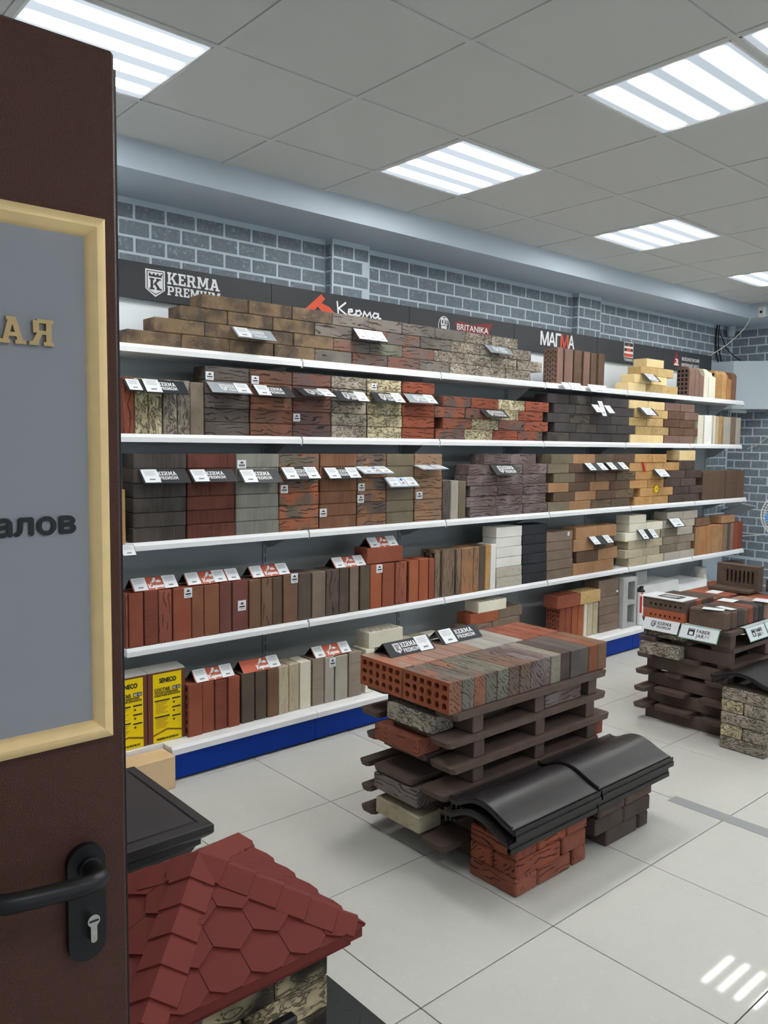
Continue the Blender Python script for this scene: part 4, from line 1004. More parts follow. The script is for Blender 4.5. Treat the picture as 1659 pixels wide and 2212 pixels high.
# stickers belong to the brick they are stuck on
for a, b, z0, z1, Y in STICKERS:
    cxx, czz = (a+b)/2, (z0+z1)/2
    best = [r for r in REG if r[1]-.01 <= cxx <= r[2]+.01 and r[3]-.01 <= czz <= r[4]+.01 and abs(r[5]-Y) < .06]
    if not best: continue
    o = best[0][0]; yy = best[0][5]; fr = FR((0, yy-.001, 0), (1, 0, 0), (0, 0, 1)); w, hh = b-a, z1-z0
    s_ = MB().box(a, b, yy-.0022, yy-.0002, z0, z1).build('sticker', 'card_white', o)
    if w > .03:
        decal('print', [[(a+w*.22, z0+hh*.62), (a+w*.5, z0+hh*.86), (a+w*.78, z0+hh*.62)]], fr, 'deep_red', s_, .0016)
        decal('print', [rect(a+w*.15, z0+hh*.32, a+w*.85, z0+hh*.46), rect(a+w*.4, z0+hh*.6, a+w*.65, z0+hh*.72), rect(a+w*.2, z0+hh*.16, a+w*.8, z0+hh*.2)], fr, 'dark_print', s_, .0018)

# ---------------------------------------------------------------- price plates and tents
def logo(fr, x, y, w, hh, par, light='white_print', dark='plate_dark', k=True):
    if k: shield(fr, x, y, hh*.72, hh, par, light, dark); x += hh*.82; w -= hh*.82
    decal('lettering', slab('KERMA', x, y+hh*.5, w, hh*.48), fr, light, par); decal('lettering', slab('PREMIUM', x, y, w, hh*.38), fr, light, par)
PW = ['with torn paper cards on the long top-shelf wall', 'with three white cards on the grey furrowed top-shelf bricks', 'with pale crest on the silver-beige top-shelf bricks', 'with two cards on the yellow top-shelf pyramid', 'with a single card at the door edge, second shelf', 'on the upright veined bricks by the door', 'with washed-out crest on the grey-brown second-shelf column', 'with card and white lettering on the red-brown second-shelf column', 'on the purple-brown second-shelf column', 'on the grey-beige second-shelf column', 'on the cream second-shelf column', 'on the orange-red second-shelf column', 'on the red second-shelf wall', 'on the yellow second-shelf wall', 'on the charcoal third-shelf column', 'on the burgundy third-shelf column', 'on the silver-grey third-shelf column', 'with two cards on the orange third-shelf column', 'with two curled cards on the brown third-shelf column', 'on the purple-tan third-shelf column', 'on the olive third-shelf column', 'seen edge-on at the tan third-shelf column', 'on the purple third-shelf wall', 'nearer the door of two on the mixed-brown third-shelf wall', 'farther from the door of two on the mixed-brown third-shelf wall', 'with one large card on the yellow third-shelf wall', 'on the tan fourth-shelf wall', 'on the cream fourth-shelf wall', 'on the grey fourth-shelf wall']
KN = {'silver': 'shiny silver', 'white': 'white', 'dark': 'black', 'dark1': 'small black', 'darkk': 'black crested', 'blue': 'pale blue'}
for n_, (x0, x1, zt, zb, Y, kd, cards) in enumerate(PLATES):
    Yf = Y+.03; dz = max(zt-zb, .02); flat = dz < .045; out = .06 if not flat else .085
    t = thing('price_plate', '%s price plate %s' % (KN[kd], PW[n_]), 'price plate', ((x0+x1)/2, Yf, zt), 'price plates on the brick walls')
    p0 = Vector((x0, Yf-.006, zt)); p1 = Vector((x0, Yf-.006-out, zt-dz)); fr = FR(p1, (1, 0, 0), p0-p1); w, hh = x1-x0, (p0-p1).length
    mb = MB(); P = [fr(a, b, h_) for h_ in (-.002, 0) for a, b in rect(0, 0, w, hh)]
    mb.add(P, [(3, 2, 1, 0), (4, 5, 6, 7), (0, 1, 5, 4), (1, 2, 6, 5), (2, 3, 7, 6), (3, 0, 4, 7)]); mb.box(x0, x1, Yf-.007, Yf-.0005, zt-.002, zt+.0002)
    mb.build('plate', {'silver': 'plate_silver', 'white': 'plate_dark', 'blue': 'plate_blue'}.get(kd, 'plate_dark'), t)
    pr = 'white_print'
    if kd in ('dark', 'darkk'):
        if kd == 'dark': logo(fr, w*.36, hh*.26, w*.4, hh*.58, t, k=(w < .2))
        else: logo(fr, w*.22, hh*.16, w*(.68 if not cards else .5), hh*.7, t)
    if kd == 'silver': logo(fr, w*.26, hh*.18, w*.52, hh*.64, t, 'card_white', 'plate_silver')
    cw = min(.075, w*.36)
    if 'L' in cards: card(fr, w*.03, hh*.04, w*.03+cw, hh*.98, t)
    if cards.count('R'): card(fr, w*.97-cw, hh*.04, w*.97, hh*.98, t)
    if cards == 'A':
        for q in range(3): card(fr, w*(.03+.33*q), hh*.06, w*(.03+.33*q)+w*(.31 if q < 2 else .29), hh*.96, t)
    if cards == 'AA': card(fr, w*.16, 0, w*.47, hh*.98, t); card(fr, w*.50, 0, w*.82, hh*.98, t)
    if cards == 'F': card(fr, w*.12, hh*.05, w*.9, hh*.97, t)
    if kd == 'blue': decal('print', [circ(w*.52, hh*.42, w*.07, hh*.3, 10)], fr, 'white_print', t, .0016); decal('print', [circ(w*.52, hh*.72, w*.035, hh*.14, 8)], fr, 'plinth_blue', t, .002); decal('print', [circ(w*.52, hh*.36, w*.04, hh*.12, 8)], fr, 'red_print', t, .002)
TW = ['on the first red uprights by the door, fourth shelf', 'with three cards on the brown-red uprights, fourth shelf', 'on the first brown uprights, fourth shelf', 'on the dark furrowed uprights, fourth shelf', 'on the lying red brick, fourth shelf', 'on the red uprights at the bottom shelf', 'with one card on the dark uprights at the bottom shelf', 'on the grey uprights at the bottom shelf']
def tent(name, lab, x0, x1, zb, rise, yf, matk, depth, lean, ux=(1, 0, 0), grp='folded price tents', edge=None):
    ux = Vector(ux); back = Vector((0, 0, 1)).cross(ux); o = Vector((x0, yf, zb)); L_ = x1-x0
    t = thing(name, lab, 'price tent', tuple(o+ux*L_/2), grp)
    top = o+back*lean+Vector((0, 0, rise)); fr = FR(o, ux, top-o); hh = (top-o).length; th = .0016
    mb = MB(); P = [fr(a, b, h_) for h_ in (-th, 0) for a, b in rect(0, 0, L_, hh)]
    q = o+back*depth; fr2 = FR(q, ux, top-q); hb = (top-q).length; P2 = [fr2(a, b, h_) for h_ in (0, th) for a, b in rect(0, 0, L_, hb)]
    Q = [(3, 2, 1, 0), (4, 5, 6, 7), (0, 1, 5, 4), (1, 2, 6, 5), (2, 3, 7, 6), (3, 0, 4, 7)]
    mb.add(P, Q); mb.build('front_panel', matk, t); MB().add(P2, Q).build('rear_panel', 'plate_dark' if matk != 'card_white' else 'card_white', t)
    return t, fr, L_, hh
for n_, (x0, x1, zb, rise, Y, kd, cards) in enumerate(TENTS):
    zb = zb if n_ != 4 else .983
    if n_ < 4: zb = .890
    if n_ > 4: zb = .419
    t, fr, w, hh = tent('price_tent', 'orange price tent %s' % TW[n_], x0, x1, zb, .052, Y+.004, 'tent_red', .10, .05)
    lx = w*.5 if cards != 'R' else w*.52; cx0 = lx-.032
    if cards == 'LRR': cx0 = w*.3
    decal('emblem', [[(cx0+.008, hh*.56), (cx0+.018, hh*.6), (cx0+.034, hh*.95), (cx0+.044, hh*.86), (cx0+.034, hh*.62), (cx0+.024, hh*.54)], [(cx0+.040, hh*.70), (cx0+.056, hh*.74), (cx0+.068, hh*.58), (cx0+.052, hh*.52), (cx0+.038, hh*.56)]], fr, 'white_print', t)
    decal('lettering', script(cx0, hh*.13, .074, hh*.34, .0055), fr, 'white_print', t)
    cw = .066
    if 'L' in cards: card(fr, .004, hh*.02, .004+cw, hh*.98, t)
    for q in range(cards.count('R')): card(fr, w-.004-cw-q*(cw+.008), hh*.02, w-.004-q*(cw+.008), hh*.98, t)
TG = ['white price tag on the top-shelf rail, first of three under the brown row', 'double white price tag on the top-shelf rail, middle of three', 'long white price tag on the top-shelf rail, farthest of three from the door', 'white price card, door side of the cross on the charcoal wall', 'long upright price card of the cross on the charcoal wall', 'white price card, corner side of the cross on the charcoal wall', 'white price tag in a holder at the third-shelf end by the door']
for n_, (x0, x1, zt, dz, Y) in enumerate(TAGS):
    out = .035; p0 = Vector((x0, Y, zt)); p1 = Vector((x0, Y-out, zt-dz))
    if n_ == 6: x0 = 1.445; x1 = 1.503; p0.x = p1.x = x0
    t = thing('price_tag', TG[n_], 'price tag', ((x0+x1)/2, Y, zt), 'loose price tags'); fr = FR(p1, (1, 0, 0), p0-p1); w, hh = x1-x0, (p0-p1).length
    if n_ in (3, 4, 5): fr = FR(p1+Vector((.02, 0, 0)), (1, 0, 0), p0-p1-Vector((.02, 0, 0)))
    mb = MB(); P = [fr(a, b, h_) for h_ in (-.0015, 0) for a, b in rect(-.003, -.003, w+.003, hh+.003)]
    mb.add(P, [(3, 2, 1, 0), (4, 5, 6, 7), (0, 1, 5, 4), (1, 2, 6, 5), (2, 3, 7, 6), (3, 0, 4, 7)]); mb.build('holder', 'plate_silver' if n_ != 6 else 'plate_dark', t)
    card(fr, 0, 0, w if n_ != 1 else w*.46, hh, t, .0002)
    if n_ == 1: card(fr, w*.5, 0, w, hh, t, .0002)
st = MB(); pts = [(5.871+(.034 if k % 2 else .021)*math.cos(k*PI/11), 1.234+(.034 if k % 2 else .021)*math.sin(k*PI/11)) for k in range(22)]
st.prism(pts, 'y', 3.416, 3.421); t = thing('price_star', 'yellow starburst price star on the yellow third-shelf wall', 'price tag', (5.871, 3.42, 1.234)); st.build('star', 'yellow_print', t)
decal('lettering', [rect(5.858, 1.231, 5.884, 1.236), rect(5.862, 1.239, 5.880, 1.241)], FR((0, 3.4155, 0), (1, 0, 0), (0, 0, 1)), 'dark_print', t)
tag(MB().prism([(5.655, 1.452), (5.676, 1.452), (5.715, 1.373), (5.694, 1.370)], 'y', 3.419, 3.4225).build('ribbon_tag', 'bright_red'), 'red ribbon tag hanging on the yellow third-shelf wall', 'price tag')

# ---------------------------------------------------------------- bottom shelf goods
def mixbox(x0, x1, lab):
    t = thing('mortar_box', lab, 'box', ((x0+x1)/2, 3.5, .1665), 'yellow mortar mix boxes'); y0, y1, z0, z1 = 3.44, 3.53, .167, .502
    MB().cbox(x0, x1, y0, y1, z0, z1, .002).build('carton', 'box_brown', t)
    MB().prism([(y0, z1), (y1, z1), (y1, z1+.012), (y0+.02, z1+.006)], 'x', x0, x1).build('flap', 'box_white', t)
    w, hh = x1-x0, z1-z0; fr = FR((x0, y0-.0006, z0), (1, 0, 0), (0, 0, 1))
    decal('front_label', [rect(w*.13, hh*.004, w*.89, hh*.975)], fr, 'yellow_print', t, .0004)
    text('SENECO', fr, w*.30, hh*.845, .030, 'dark_print', t, width=w*.44, bold=.0012)
    text('СОСТАВ', fr, w*.17, hh*.725, .022, 'dark_print', t, width=w*.40, bold=.0008)
    decal('badge', [rect(w*.64, hh*.725, w*.86, hh*.775)], fr, 'dark_print', t); text('BS 03', fr, w*.66, hh*.735, .014, 'white_print', t, width=w*.18, bold=.0004, h=.002)
    text('ТЕПЛОИЗОЛЯЦИОННЫЙ', fr, w*.17, hh*.690, .012, 'dark_print', t, width=w*.62, bold=.0004); text('КЛАДОЧНЫЙ ДЛЯ БЛОКОВ', fr, w*.17, hh*.655, .012, 'dark_print', t, width=w*.68, bold=.0004)
    decal('print', [rect(w*.17, hh*.585, w*.57, hh*.605), rect(w*.63, hh*.585, w*.86, hh*.605), rect(w*.63, hh*.46, w*.86, hh*.48), rect(w*.63, hh*.335, w*.86, hh*.355), rect(w*.17, hh*.355, w*.57, hh*.375)], fr, 'dark_print', t)
    decal('print', [rect(w*.20, hh*(.565-.025*k), w*(.52-.05*(k % 3)), hh*(.571-.025*k)) for k in range(7)]+[rect(w*.20, hh*(.335-.025*k), w*(.54-.04*(k % 3)), hh*(.341-.025*k)) for k in range(6)]+[circ(w*.68, hh*.54, w*.03, hh*.016), circ(w*.68, hh*.42, w*.03, hh*.016), circ(w*.68, hh*.295, w*.03, hh*.016)], fr, 'box_brown', t)
    decal('print', [[(w*.13, hh*.10), (w*.5, hh*.165), (w*.5, hh*.185), (w*.13, hh*.12)], [(w*.5, hh*.165), (w*.89, hh*.115), (w*.89, hh*.135), (w*.5, hh*.185)]], fr, 'box_brown', t)
    text('НАЦЕЛЕН НА РЕЗУЛЬТАТ', fr, w*.22, hh*.035, .013, 'dark_print', t, width=w*.58, bold=.0006)
mixbox(1.583, 1.771, 'yellow mortar mix box standing beside the red bottom-shelf bricks'); mixbox(1.392, 1.580, 'yellow mortar mix box half hidden by the door edge')
tag(MB().cbox(1.04, 1.640, 3.285, 3.412, .001, .150, .003).build('aerated_block', 'ab'), 'beige aerated block on the floor at the start of the blue plinth', 'block')
hb = MB()                                   # hollow concrete block standing on end, two cavities towards the room
x0, x1, y0, y1, z0, z1 = 5.43, 5.62, 3.40, 3.59, .1675, .558; wl = .032; mid = (z0+z1)/2
hb.box(x0, x0+wl+.03, y0, y1, z0, z1).box(x1-wl, x1, y0, y1, z0, z1).box(x0+wl+.03, x1-wl, y0, y1, z0, z0+wl).box(x0+wl+.03, x1-wl, y0, y1, z1-wl, z1).box(x0+wl+.03, x1-wl, y0, y1, mid-.017, mid+.017).box(x0+wl+.03, x1-wl, y1-.03, y1, z0, z1)
tag(hb.build('concrete_block', 'cc'), 'grey hollow concrete block on end with two cavities, base shelf', 'block')
can = thing('foam_can', 'white and red foam can on the base shelf by the concrete block', 'can', (5.672, 3.398, .17))
MB().lathe([(.030, .171), (.0325, .174), (.0325, .43), (.030, .44)], (5.672, 3.398, 0), 24).build('body', 'white_plastic', can, True)
MB().lathe([(.0325, .0), (.031, .012), (.018, .024), (.017, .034)], (5.672, 3.398, .432), 20).build('cap', 'black_plastic', can, True)
MB().box(5.655, 5.689, 3.385, 3.402, .464, .478).build('nozzle', 'black_plastic', can)
def canband(z0, z1, a0, a1, mat, r=.0329):
    mb = MB(); n_ = 8; vs_ = [(5.672+r*math.cos(a0+(a1-a0)*k/n_), 3.398+r*math.sin(a0+(a1-a0)*k/n_), z) for z in (z0, z1) for k in range(n_+1)]
    mb.add(vs_, [(k, k+1, n_+2+k, n_+1+k) for k in range(n_)]).build('print', mat, can)
canband(.27, .40, -2.75, -2.25, 'bright_red'); canband(.22, .42, -1.15, -.75, 'bright_red'); canband(.405, .43, -2.5, -2.0, 'bright_red', .0331)
text('ТЕХНОНИКОЛЬ', FR((5.672, 3.3645, .40), (0, 0, -1), (1, 0, 0)), 0, -.012, .018, 'dark_print', can, width=.13, bold=.0006, h=.001); text('500', FR((5.655, 3.3635, .235), (1, 0, 0), (0, 0, 1)), -.008, 0, .022, 'dark_print', can, width=.036, bold=.0008, h=.001)
tag(MB().cbox(5.74, 6.34, 3.45, 3.75, .1675, .455, .004).build('aerated_block', 'aw'), 'long white aerated block on the base shelf behind the foam can', 'block')
tag(MB().cbox(5.76, 5.93, 3.50, 3.62, .4555, .565, .003).build('aerated_block', 'cc'), 'small grey block on the long white aerated block', 'block')
tag(MB().cbox(6.36, 6.86, 3.46, 3.72, .1675, .405, .004).build('aerated_block', 'aw'), 'white aerated block with a sheet of paper on top, base shelf', 'block')
t = tag(MB().box(6.40, 6.72, 3.455, 3.60, .4055, .4075).build('paper_sheet', 'card_white'), 'white price sheet lying on the white aerated block', 'paper')
lying(6.88, 7.13, 3.42, .1675, .09, 're', 'red brick at the bottom of the end bay', None); lying(6.88, 7.13, 3.42, .259, .09, 'or', 'orange brick on a red brick in the end bay', None)
t = thing('plastic_jar', 'cream plastic jar standing in the end bay behind the pallets', 'jar', (7.04, 3.62, .17)); MB().lathe([(.05, .168), (.055, .175), (.055, .40), (.048, .42)], (7.04, 3.62, 0), 20).build('body', 'cr', t, True); MB().lathe([(.058, .42), (.058, .47), (.05, .475)], (7.04, 3.62, 0), 20).build('lid', 'box_white', t, True)
for i in range(4): lying(7.16, 7.42, 3.40, .1675+.089*i, .088, 'da' if i % 2 else 'kk', 'dark brown brick, %s from the bottom of the corner pile' % ORD[i], None)

# ---------------------------------------------------------------- pallets with bricks
def pallet(x0, y0, k, pitch, lab, grp, tips, L=1.03, W=.53, xs=(.17, .54, .90), sk=None):
    zb = k*pitch+.0005; t = thing('pallet', lab, 'pallet', (x0+L/2, y0+W/2, zb), grp)
    for s in xs:
        j = random.uniform(-.01, .01); MB().cbox(x0+s+j, x0+s+j+.06, y0+.014, y0+W-.03, zb, zb+pitch-.025, .003).build('stringer', 'wood_dark', t)
    for (ya, yb, xa, xb) in tips:
        c = .012; pr = [(xa+c, y0+ya), (xa, y0+ya+c), (xa, y0+yb-c), (xa+c, y0+yb), (xb-c, y0+yb), (xb, y0+yb-c), (xb, y0+ya+c), (xb-c, y0+ya)]
        za, zc = zb+pitch-.0245, zb+pitch-.0005; e = .010
        lo = [(x+(e if x < x0+.3 else -e)*(1 if abs(x-xa) < .02 or abs(x-xb) < .02 else 0), y, za) for x, y in pr]
        MB().loft([lo, [(x, y, zc) for x, y in pr]]).build('board', 'wood_dark', t)
    return t
P1 = .0967
TIP1 = {6: [(.0, .12, 2.10, 3.075), (.19, .33, 2.12, 3.08), (.41, .53, 2.11, 3.06)], 5: [(.0, .10, 2.062, 3.075), (.14, .36, 2.10, 3.05), (.42, .53, 2.083, 3.06)],
        4: [(-.01, .115, 2.078, 3.092), (.15, .40, 2.09, 3.05), (.44, .50, 2.090, 3.06)], 3: [(.0, .13, 2.043, 3.03), (.185, .40, 2.046, 3.05), (.43, .48, 2.040, 3.05)],
        2: [(.0, .11, 2.12, 3.06), (.15, .38, 2.10, 3.04), (.41, .46, 2.032, 3.05)], 1: [(.0, .12, 2.045, 3.07), (.16, .37, 2.10, 3.05), (.40, .475, 2.045, 3.05)]}
for k in range(6):
    pallet(2.05, 1.99, k, P1, 'dark brown board pallet, %s from the floor in the central stack' % ORD[k], 'pallets of the central stack', TIP1[k+1])
G1 = 'bricks tucked into the central pallet stack'
def tuck(x, y0, y1, k, m, lab, pit, D=.12, h=.065, grp=G1): return brick((x+D/2, (y0+y1)/2, k*pit+.001+h/2), (y1-y0, D, h), Matrix(((0, -1, 0), (1, 0, 0), (0, 0, 1))).transposed() if False else Matrix(((0, -1, 0), (1, 0, 0), (0, 0, 1))), m, lab, grp)
def tuckr(*a, **k):
    o = tuck(*a, **k); return o
tuckr(2.082, 2.095, 2.347, 5, 'bb', 'silver veined brick tucked in the door end of the central pallets, topmost', P1)
tuckr(2.064, 2.147, 2.40, 4, 'rbk', 'orange furrowed brick tucked in the door end of the central pallets', P1)
tuckr(2.05, 2.133, 2.384, 2, 'pk', 'purple-grey furrowed brick tucked low in the central pallets', P1)
tuckr(2.05, 2.12, 2.37, 1, 'crb', 'cream furrowed brick tucked lowest in the central pallets', P1)
brick((2.79, 2.07, 5*P1+.034), (.25, .11, .066), FLAT, 'pk', 'purple-grey brick lying in the top gap of the central pallets', G1)
brick((3.045, 2.12, 3*P1+.034), (.23, .058, .066), Matrix(((0, -1, 0), (1, 0, 0), (0, 0, 1))), 'rbk', 'red brick at the far end of the central pallets', G1)
ZT = 6*P1+.001
FRONT = ['g1', 'gb', 'g1', 'g3', 'g3', 'rk', 'rk', 'pk', 'pk', 'sv', 'da', 'dg', 'dg', 'bm', 'or']
BACK = ['pr', 'pr', 'pr', 'pn', 'pn', 'pn', 'pn', 'gm', 'gm', 'gm', 'gm', 'rbk', 'rbk', 'rbk', 'rbk']
FRONT[14] = 'bw'; FRONT[13] = 'brd'
for i in range(15):
    x = 2.088+.0673*i
    brick((x+.0328, 2.137+random.uniform(-.003, .003), ZT+.06), (.25, .12, .0655), ONEDGE, FRONT[i], '%s brick on edge, %s from the door, aisle-side row on central pallets' % (LOOK[FRONT[i]], ORD[i]), 'aisle-side bricks on the central pallets', 'round' if i == 0 else None, bed='or')
    brick((x+.0328, 2.394+random.uniform(-.003, .003), ZT+.06), (.25, .12, .0655), ONEDGE, BACK[i], '%s brick on edge, %s from the door, shelf-side row on central pallets' % (LOOK[BACK[i]], ORD[i]), 'shelf-side bricks on the central pallets', 'round' if i == 0 else None, bed='or')
for n_, (x0, yf, lab) in enumerate([(2.15, 2.40, 'black crested price tent at the door end of the central bricks'), (2.47, 2.42, 'black price tent second from the door on the central bricks')]):
    t, fr, w, hh = tent('price_tent', lab, x0, x0+.255, ZT+.1205, .05, yf, 'plate_dark', .11, .055)
    if n_ == 0: logo(fr, w*.16, hh*.16, w*.5, hh*.68, t); card(fr, w*.66, hh*.02, w*.95, hh*1.0, t)
    else: logo(fr, w*.42, hh*.22, w*.44, hh*.62, t, k=False); card(fr, w*.06, hh*.02, w*.36, hh*1.0, t)
# second stack
P2 = .098; XA, YA = 4.12, 1.965
TIP2 = [[(-.0, .13, 4.134, 5.2), (.20, .41, 4.142, 5.18), (.45, .52, 4.10, 5.2)], [(.0, .155, 4.15, 5.2), (.24, .42, 4.148, 5.18), (.45, .52, 4.10, 5.2)], [(.0, .14, 4.183, 5.2), (.28, .37, 4.170, 5.18), (.45, .52, 4.11, 5.2)],
        [(.0, .09, 4.213, 5.2), (.18, .31, 4.180, 5.18), (.43, .52, 4.12, 5.2)], [(.0, .13, 4.213, 5.2), (.24, .36, 4.20, 5.18), (.42, .52, 4.13, 5.2)], [(.0, .12, 4.178, 5.2), (.2, .33, 4.178, 5.18), (.42, .53, 4.178, 5.2)]]
for k in range(6):
    pallet(XA, YA, k, P2, 'dark brown board pallet, %s from the floor in the far stack' % ORD[k], 'pallets of the far stack', TIP2[k], xs=(.10, .54, .95))
G2 = 'bricks on the far pallets'
tuckr(4.12, 2.225, 2.465, 4, 'bb', 'silver veined brick jutting from the far pallets beneath the white sign', P2, D=.07, h=.07, grp=G2); tuckr(4.165, 2.222, 2.468, 5, 'bb', 'silver veined brick mostly covered by the white crested sign', P2, D=.05, h=.065, grp=G2)
Z2 = 6*P2+.001
def edge(x, y0, y1, z, h, d, m, lab, pat=None, b=.003): return brick((x+d/2, (y0+y1)/2, z+h/2), (y1-y0, h, d), ONEDGE, m, lab, G2, pat, b=b)
edge(4.172, 2.225, 2.478, Z2, .060, .12, 'or', 'orange brick with seven square holes on the far pallets', 'row'); edge(4.172, 2.22, 2.482, Z2+.0615, .060, .12, 'kk', 'dark brick with seven square holes on the orange one', 'row')
for i, m_ in enumerate(['or', 'kk', 'da']): edge(4.297+.068*i, 2.225, 2.478, Z2, .12, .065, m_, '%s brick on edge, %s behind the holed pair, far pallets' % (LOOK[m_], ORD[i]))
FAB = ['kk', 'kk', 'dk', 'kk', 'rbk', 'dk', 'dk', 'pn', 'pn', 'or', 'rbk', 'rbk']
for i, m_ in enumerate(FAB): edge(4.185+.066*i, 1.995+random.uniform(-.004, .004), 2.21, Z2, .098+random.uniform(-.003, .004), .063, m_, '%s handmade brick, %s along the aisle side of the far pallets' % (LOOK[m_], ORD[i]), None, .009)
for i in range(8): edge(4.505+.068*i, 2.225, 2.475, Z2, .105, .065, ['rbk', 'kk', 'or', 'rbk', 'rbk', 'kk', 'da', 'da'][i], '%s brick on edge, %s in the shelf-side row, far pallets' % (LOOK[['rbk', 'kk', 'or', 'rbk', 'rbk', 'kk', 'da', 'da'][i]], ORD[i]))
edge(4.90, 2.15, 2.41, Z2+.1065, .155, .065, 'kk', 'tall dark brick with seven long slots standing on the far pallets', 'tallrow'); edge(4.985, 1.965, 2.14, Z2+.106, .075, .065, 'kk', 'dark brick with square holes standing on the far pallets aisle side', 'row')
lying(4.79, 4.895, 2.16, Z2+.1065, .02, 'kk', 'dark slip brick lying before the tall slotted one', None, D=.25)
t = tag(MB().box(4.165, 4.345, 2.24, 2.50, Z2+.1235, Z2+.1275).build('brochure', 'card_white'), 'white brochure with black print lying on the holed bricks', 'brochure'); decal('print', [rect(4.21, 2.29, 4.31, 2.42)], FR((0, 0, Z2+.1275), (1, 0, 0), (0, 1, 0)), 'plate_dark', t, .001)
decal('print', [rect(4.235+.03*q, 2.31, 4.25+.03*q, 2.40) for q in range(2)], FR((0, 0, Z2+.1275), (1, 0, 0), (0, 1, 0)), 'white_print', t, .0015)
for n_, (x, y, a, w, d, lab) in enumerate([(4.21, 2.08, .3, .06, .11, 'white price card lying on the first handmade brick'), (4.29, 2.05, -.2, .05, .10, 'folded white price card lying beside the first on handmade bricks'), (4.52, 2.15, .1, .10, .09, 'white price card lying on the dark handmade bricks'), (4.68, 2.02, .2, .10, .10, 'white price card lying near the aisle end of the handmade bricks'), (4.72, 2.33, .1, .11, .07, 'white price card lying before the tall slotted brick')]):
    o = MB().box(-w/2, w/2, -d/2, d/2, 0, .0015).build('price_card', 'card_white'); o.matrix_basis = Matrix.Translation((x, y, Z2+.1065+(.0 if n_ != 4 else .0))) @ Matrix.Rotation(a, 4, 'Z'); tag(o, lab, 'price card', 'loose price cards on the far pallets')
def hang(lab, o, ux, L_, hh, out, edge, kind):
    ux = Vector(ux); o = Vector(o); nrm = ux.cross(Vector((0, 0, 1)))
    t = thing('hanging_sign', lab, 'sign', tuple(o+ux*L_/2), 'folded brand signs on the far pallets')
    bot = o+nrm*out-Vector((0, 0, hh)); fr = FR(bot, ux, o-bot); H = (o-bot).length
    P = [fr(a, b, h_) for h_ in (-.002, 0) for a, b in rect(0, 0, L_, H)]; mb = MB().add(P, [(3, 2, 1, 0), (4, 5, 6, 7), (0, 1, 5, 4), (1, 2, 6, 5), (2, 3, 7, 6), (3, 0, 4, 7)])
    mb.build('front_panel', edge, t); decal('face', [rect(.004, .004, L_-.004, H-.004)], fr, 'card_white', t, .0006)
    fl = o-nrm*.03; MB().add([o, o+ux*L_, fl+ux*L_, fl, o-Vector((0, 0, .0015)), o+ux*L_-Vector((0, 0, .0015)), fl+ux*L_-Vector((0, 0, .0015)), fl-Vector((0, 0, .0015))], [(0, 1, 2, 3), (4, 7, 6, 5), (0, 4, 5, 1), (1, 5, 6, 2), (2, 6, 7, 3), (3, 7, 4, 0)]).build('flange', 'card_white', t)
    if kind == 'crest':
        shield(fr, L_*.22, H*.25, L_*.14, H*.55, t, 'dark_print', 'card_white'); decal('lettering', slab('KERMA', L_*.40, H*.53, L_*.4, H*.26), fr, 'dark_print', t); decal('lettering', slab('PREMIUM', L_*.40, H*.25, L_*.4, H*.2), fr, 'dark_print', t)
    else:
        a, b = L_*.22, H*.28; w, q = L_*.17, H*.5
        decal('emblem', [rect(a, b, a+w*.22, b+q*.8), rect(a+w*.78, b, a+w, b+q*.8), rect(a, b+q*.55, a+w, b+q*.8), rect(a, b, a+w, b+q*.12)]+[rect(a+w*.28*k, b+q*.8, a+w*(.28*k+.16), b+q) for k in range(4)], fr, 'dark_print', t)
        text('FABER', fr, L_*.44, H*.53, H*.34, 'dark_print', t, width=L_*.34, bold=.0004); text('JAR', fr, L_*.44, H*.22, H*.34, 'dark_print', t, width=L_*.21, bold=.0004)
        decal('emblem', [rect(L_*.68, H*.24, L_*.70, H*.42), rect(L_*.75, H*.24, L_*.77, H*.42), rect(L_*.68, H*.40, L_*.77, H*.43)], fr, 'grey_print', t)
hang('white crested sign hanging over the door-facing edge of the far pallets', (4.168, 2.462, Z2+.006), (0, -1, 0), .215, .062, .035, 'card_white', 'crest')
hang('mint-edged white sign with castle emblem facing the door, far pallets', (4.168, 2.238, Z2+.006), (0, -1, 0), .222, .072, .035, 'mint_print', 'castle')
hang('mint-edged castle sign on the aisle side, first along the far pallets', (4.33, 1.958, Z2+.006), (1, 0, 0), .225, .072, .035, 'mint_print', 'castle')
hang('mint-edged castle sign on the aisle side, cut by the frame, far pallets', (4.562, 1.958, Z2+.006), (1, 0, 0), .225, .072, .035, 'mint_print', 'castle')
tag(MB().cbox(4.375, 4.655, 1.955, 1.98, .335, .352, .002).build('edge_strip', 'white_plastic'), 'white strip lying on a board of the far pallets', 'strip')

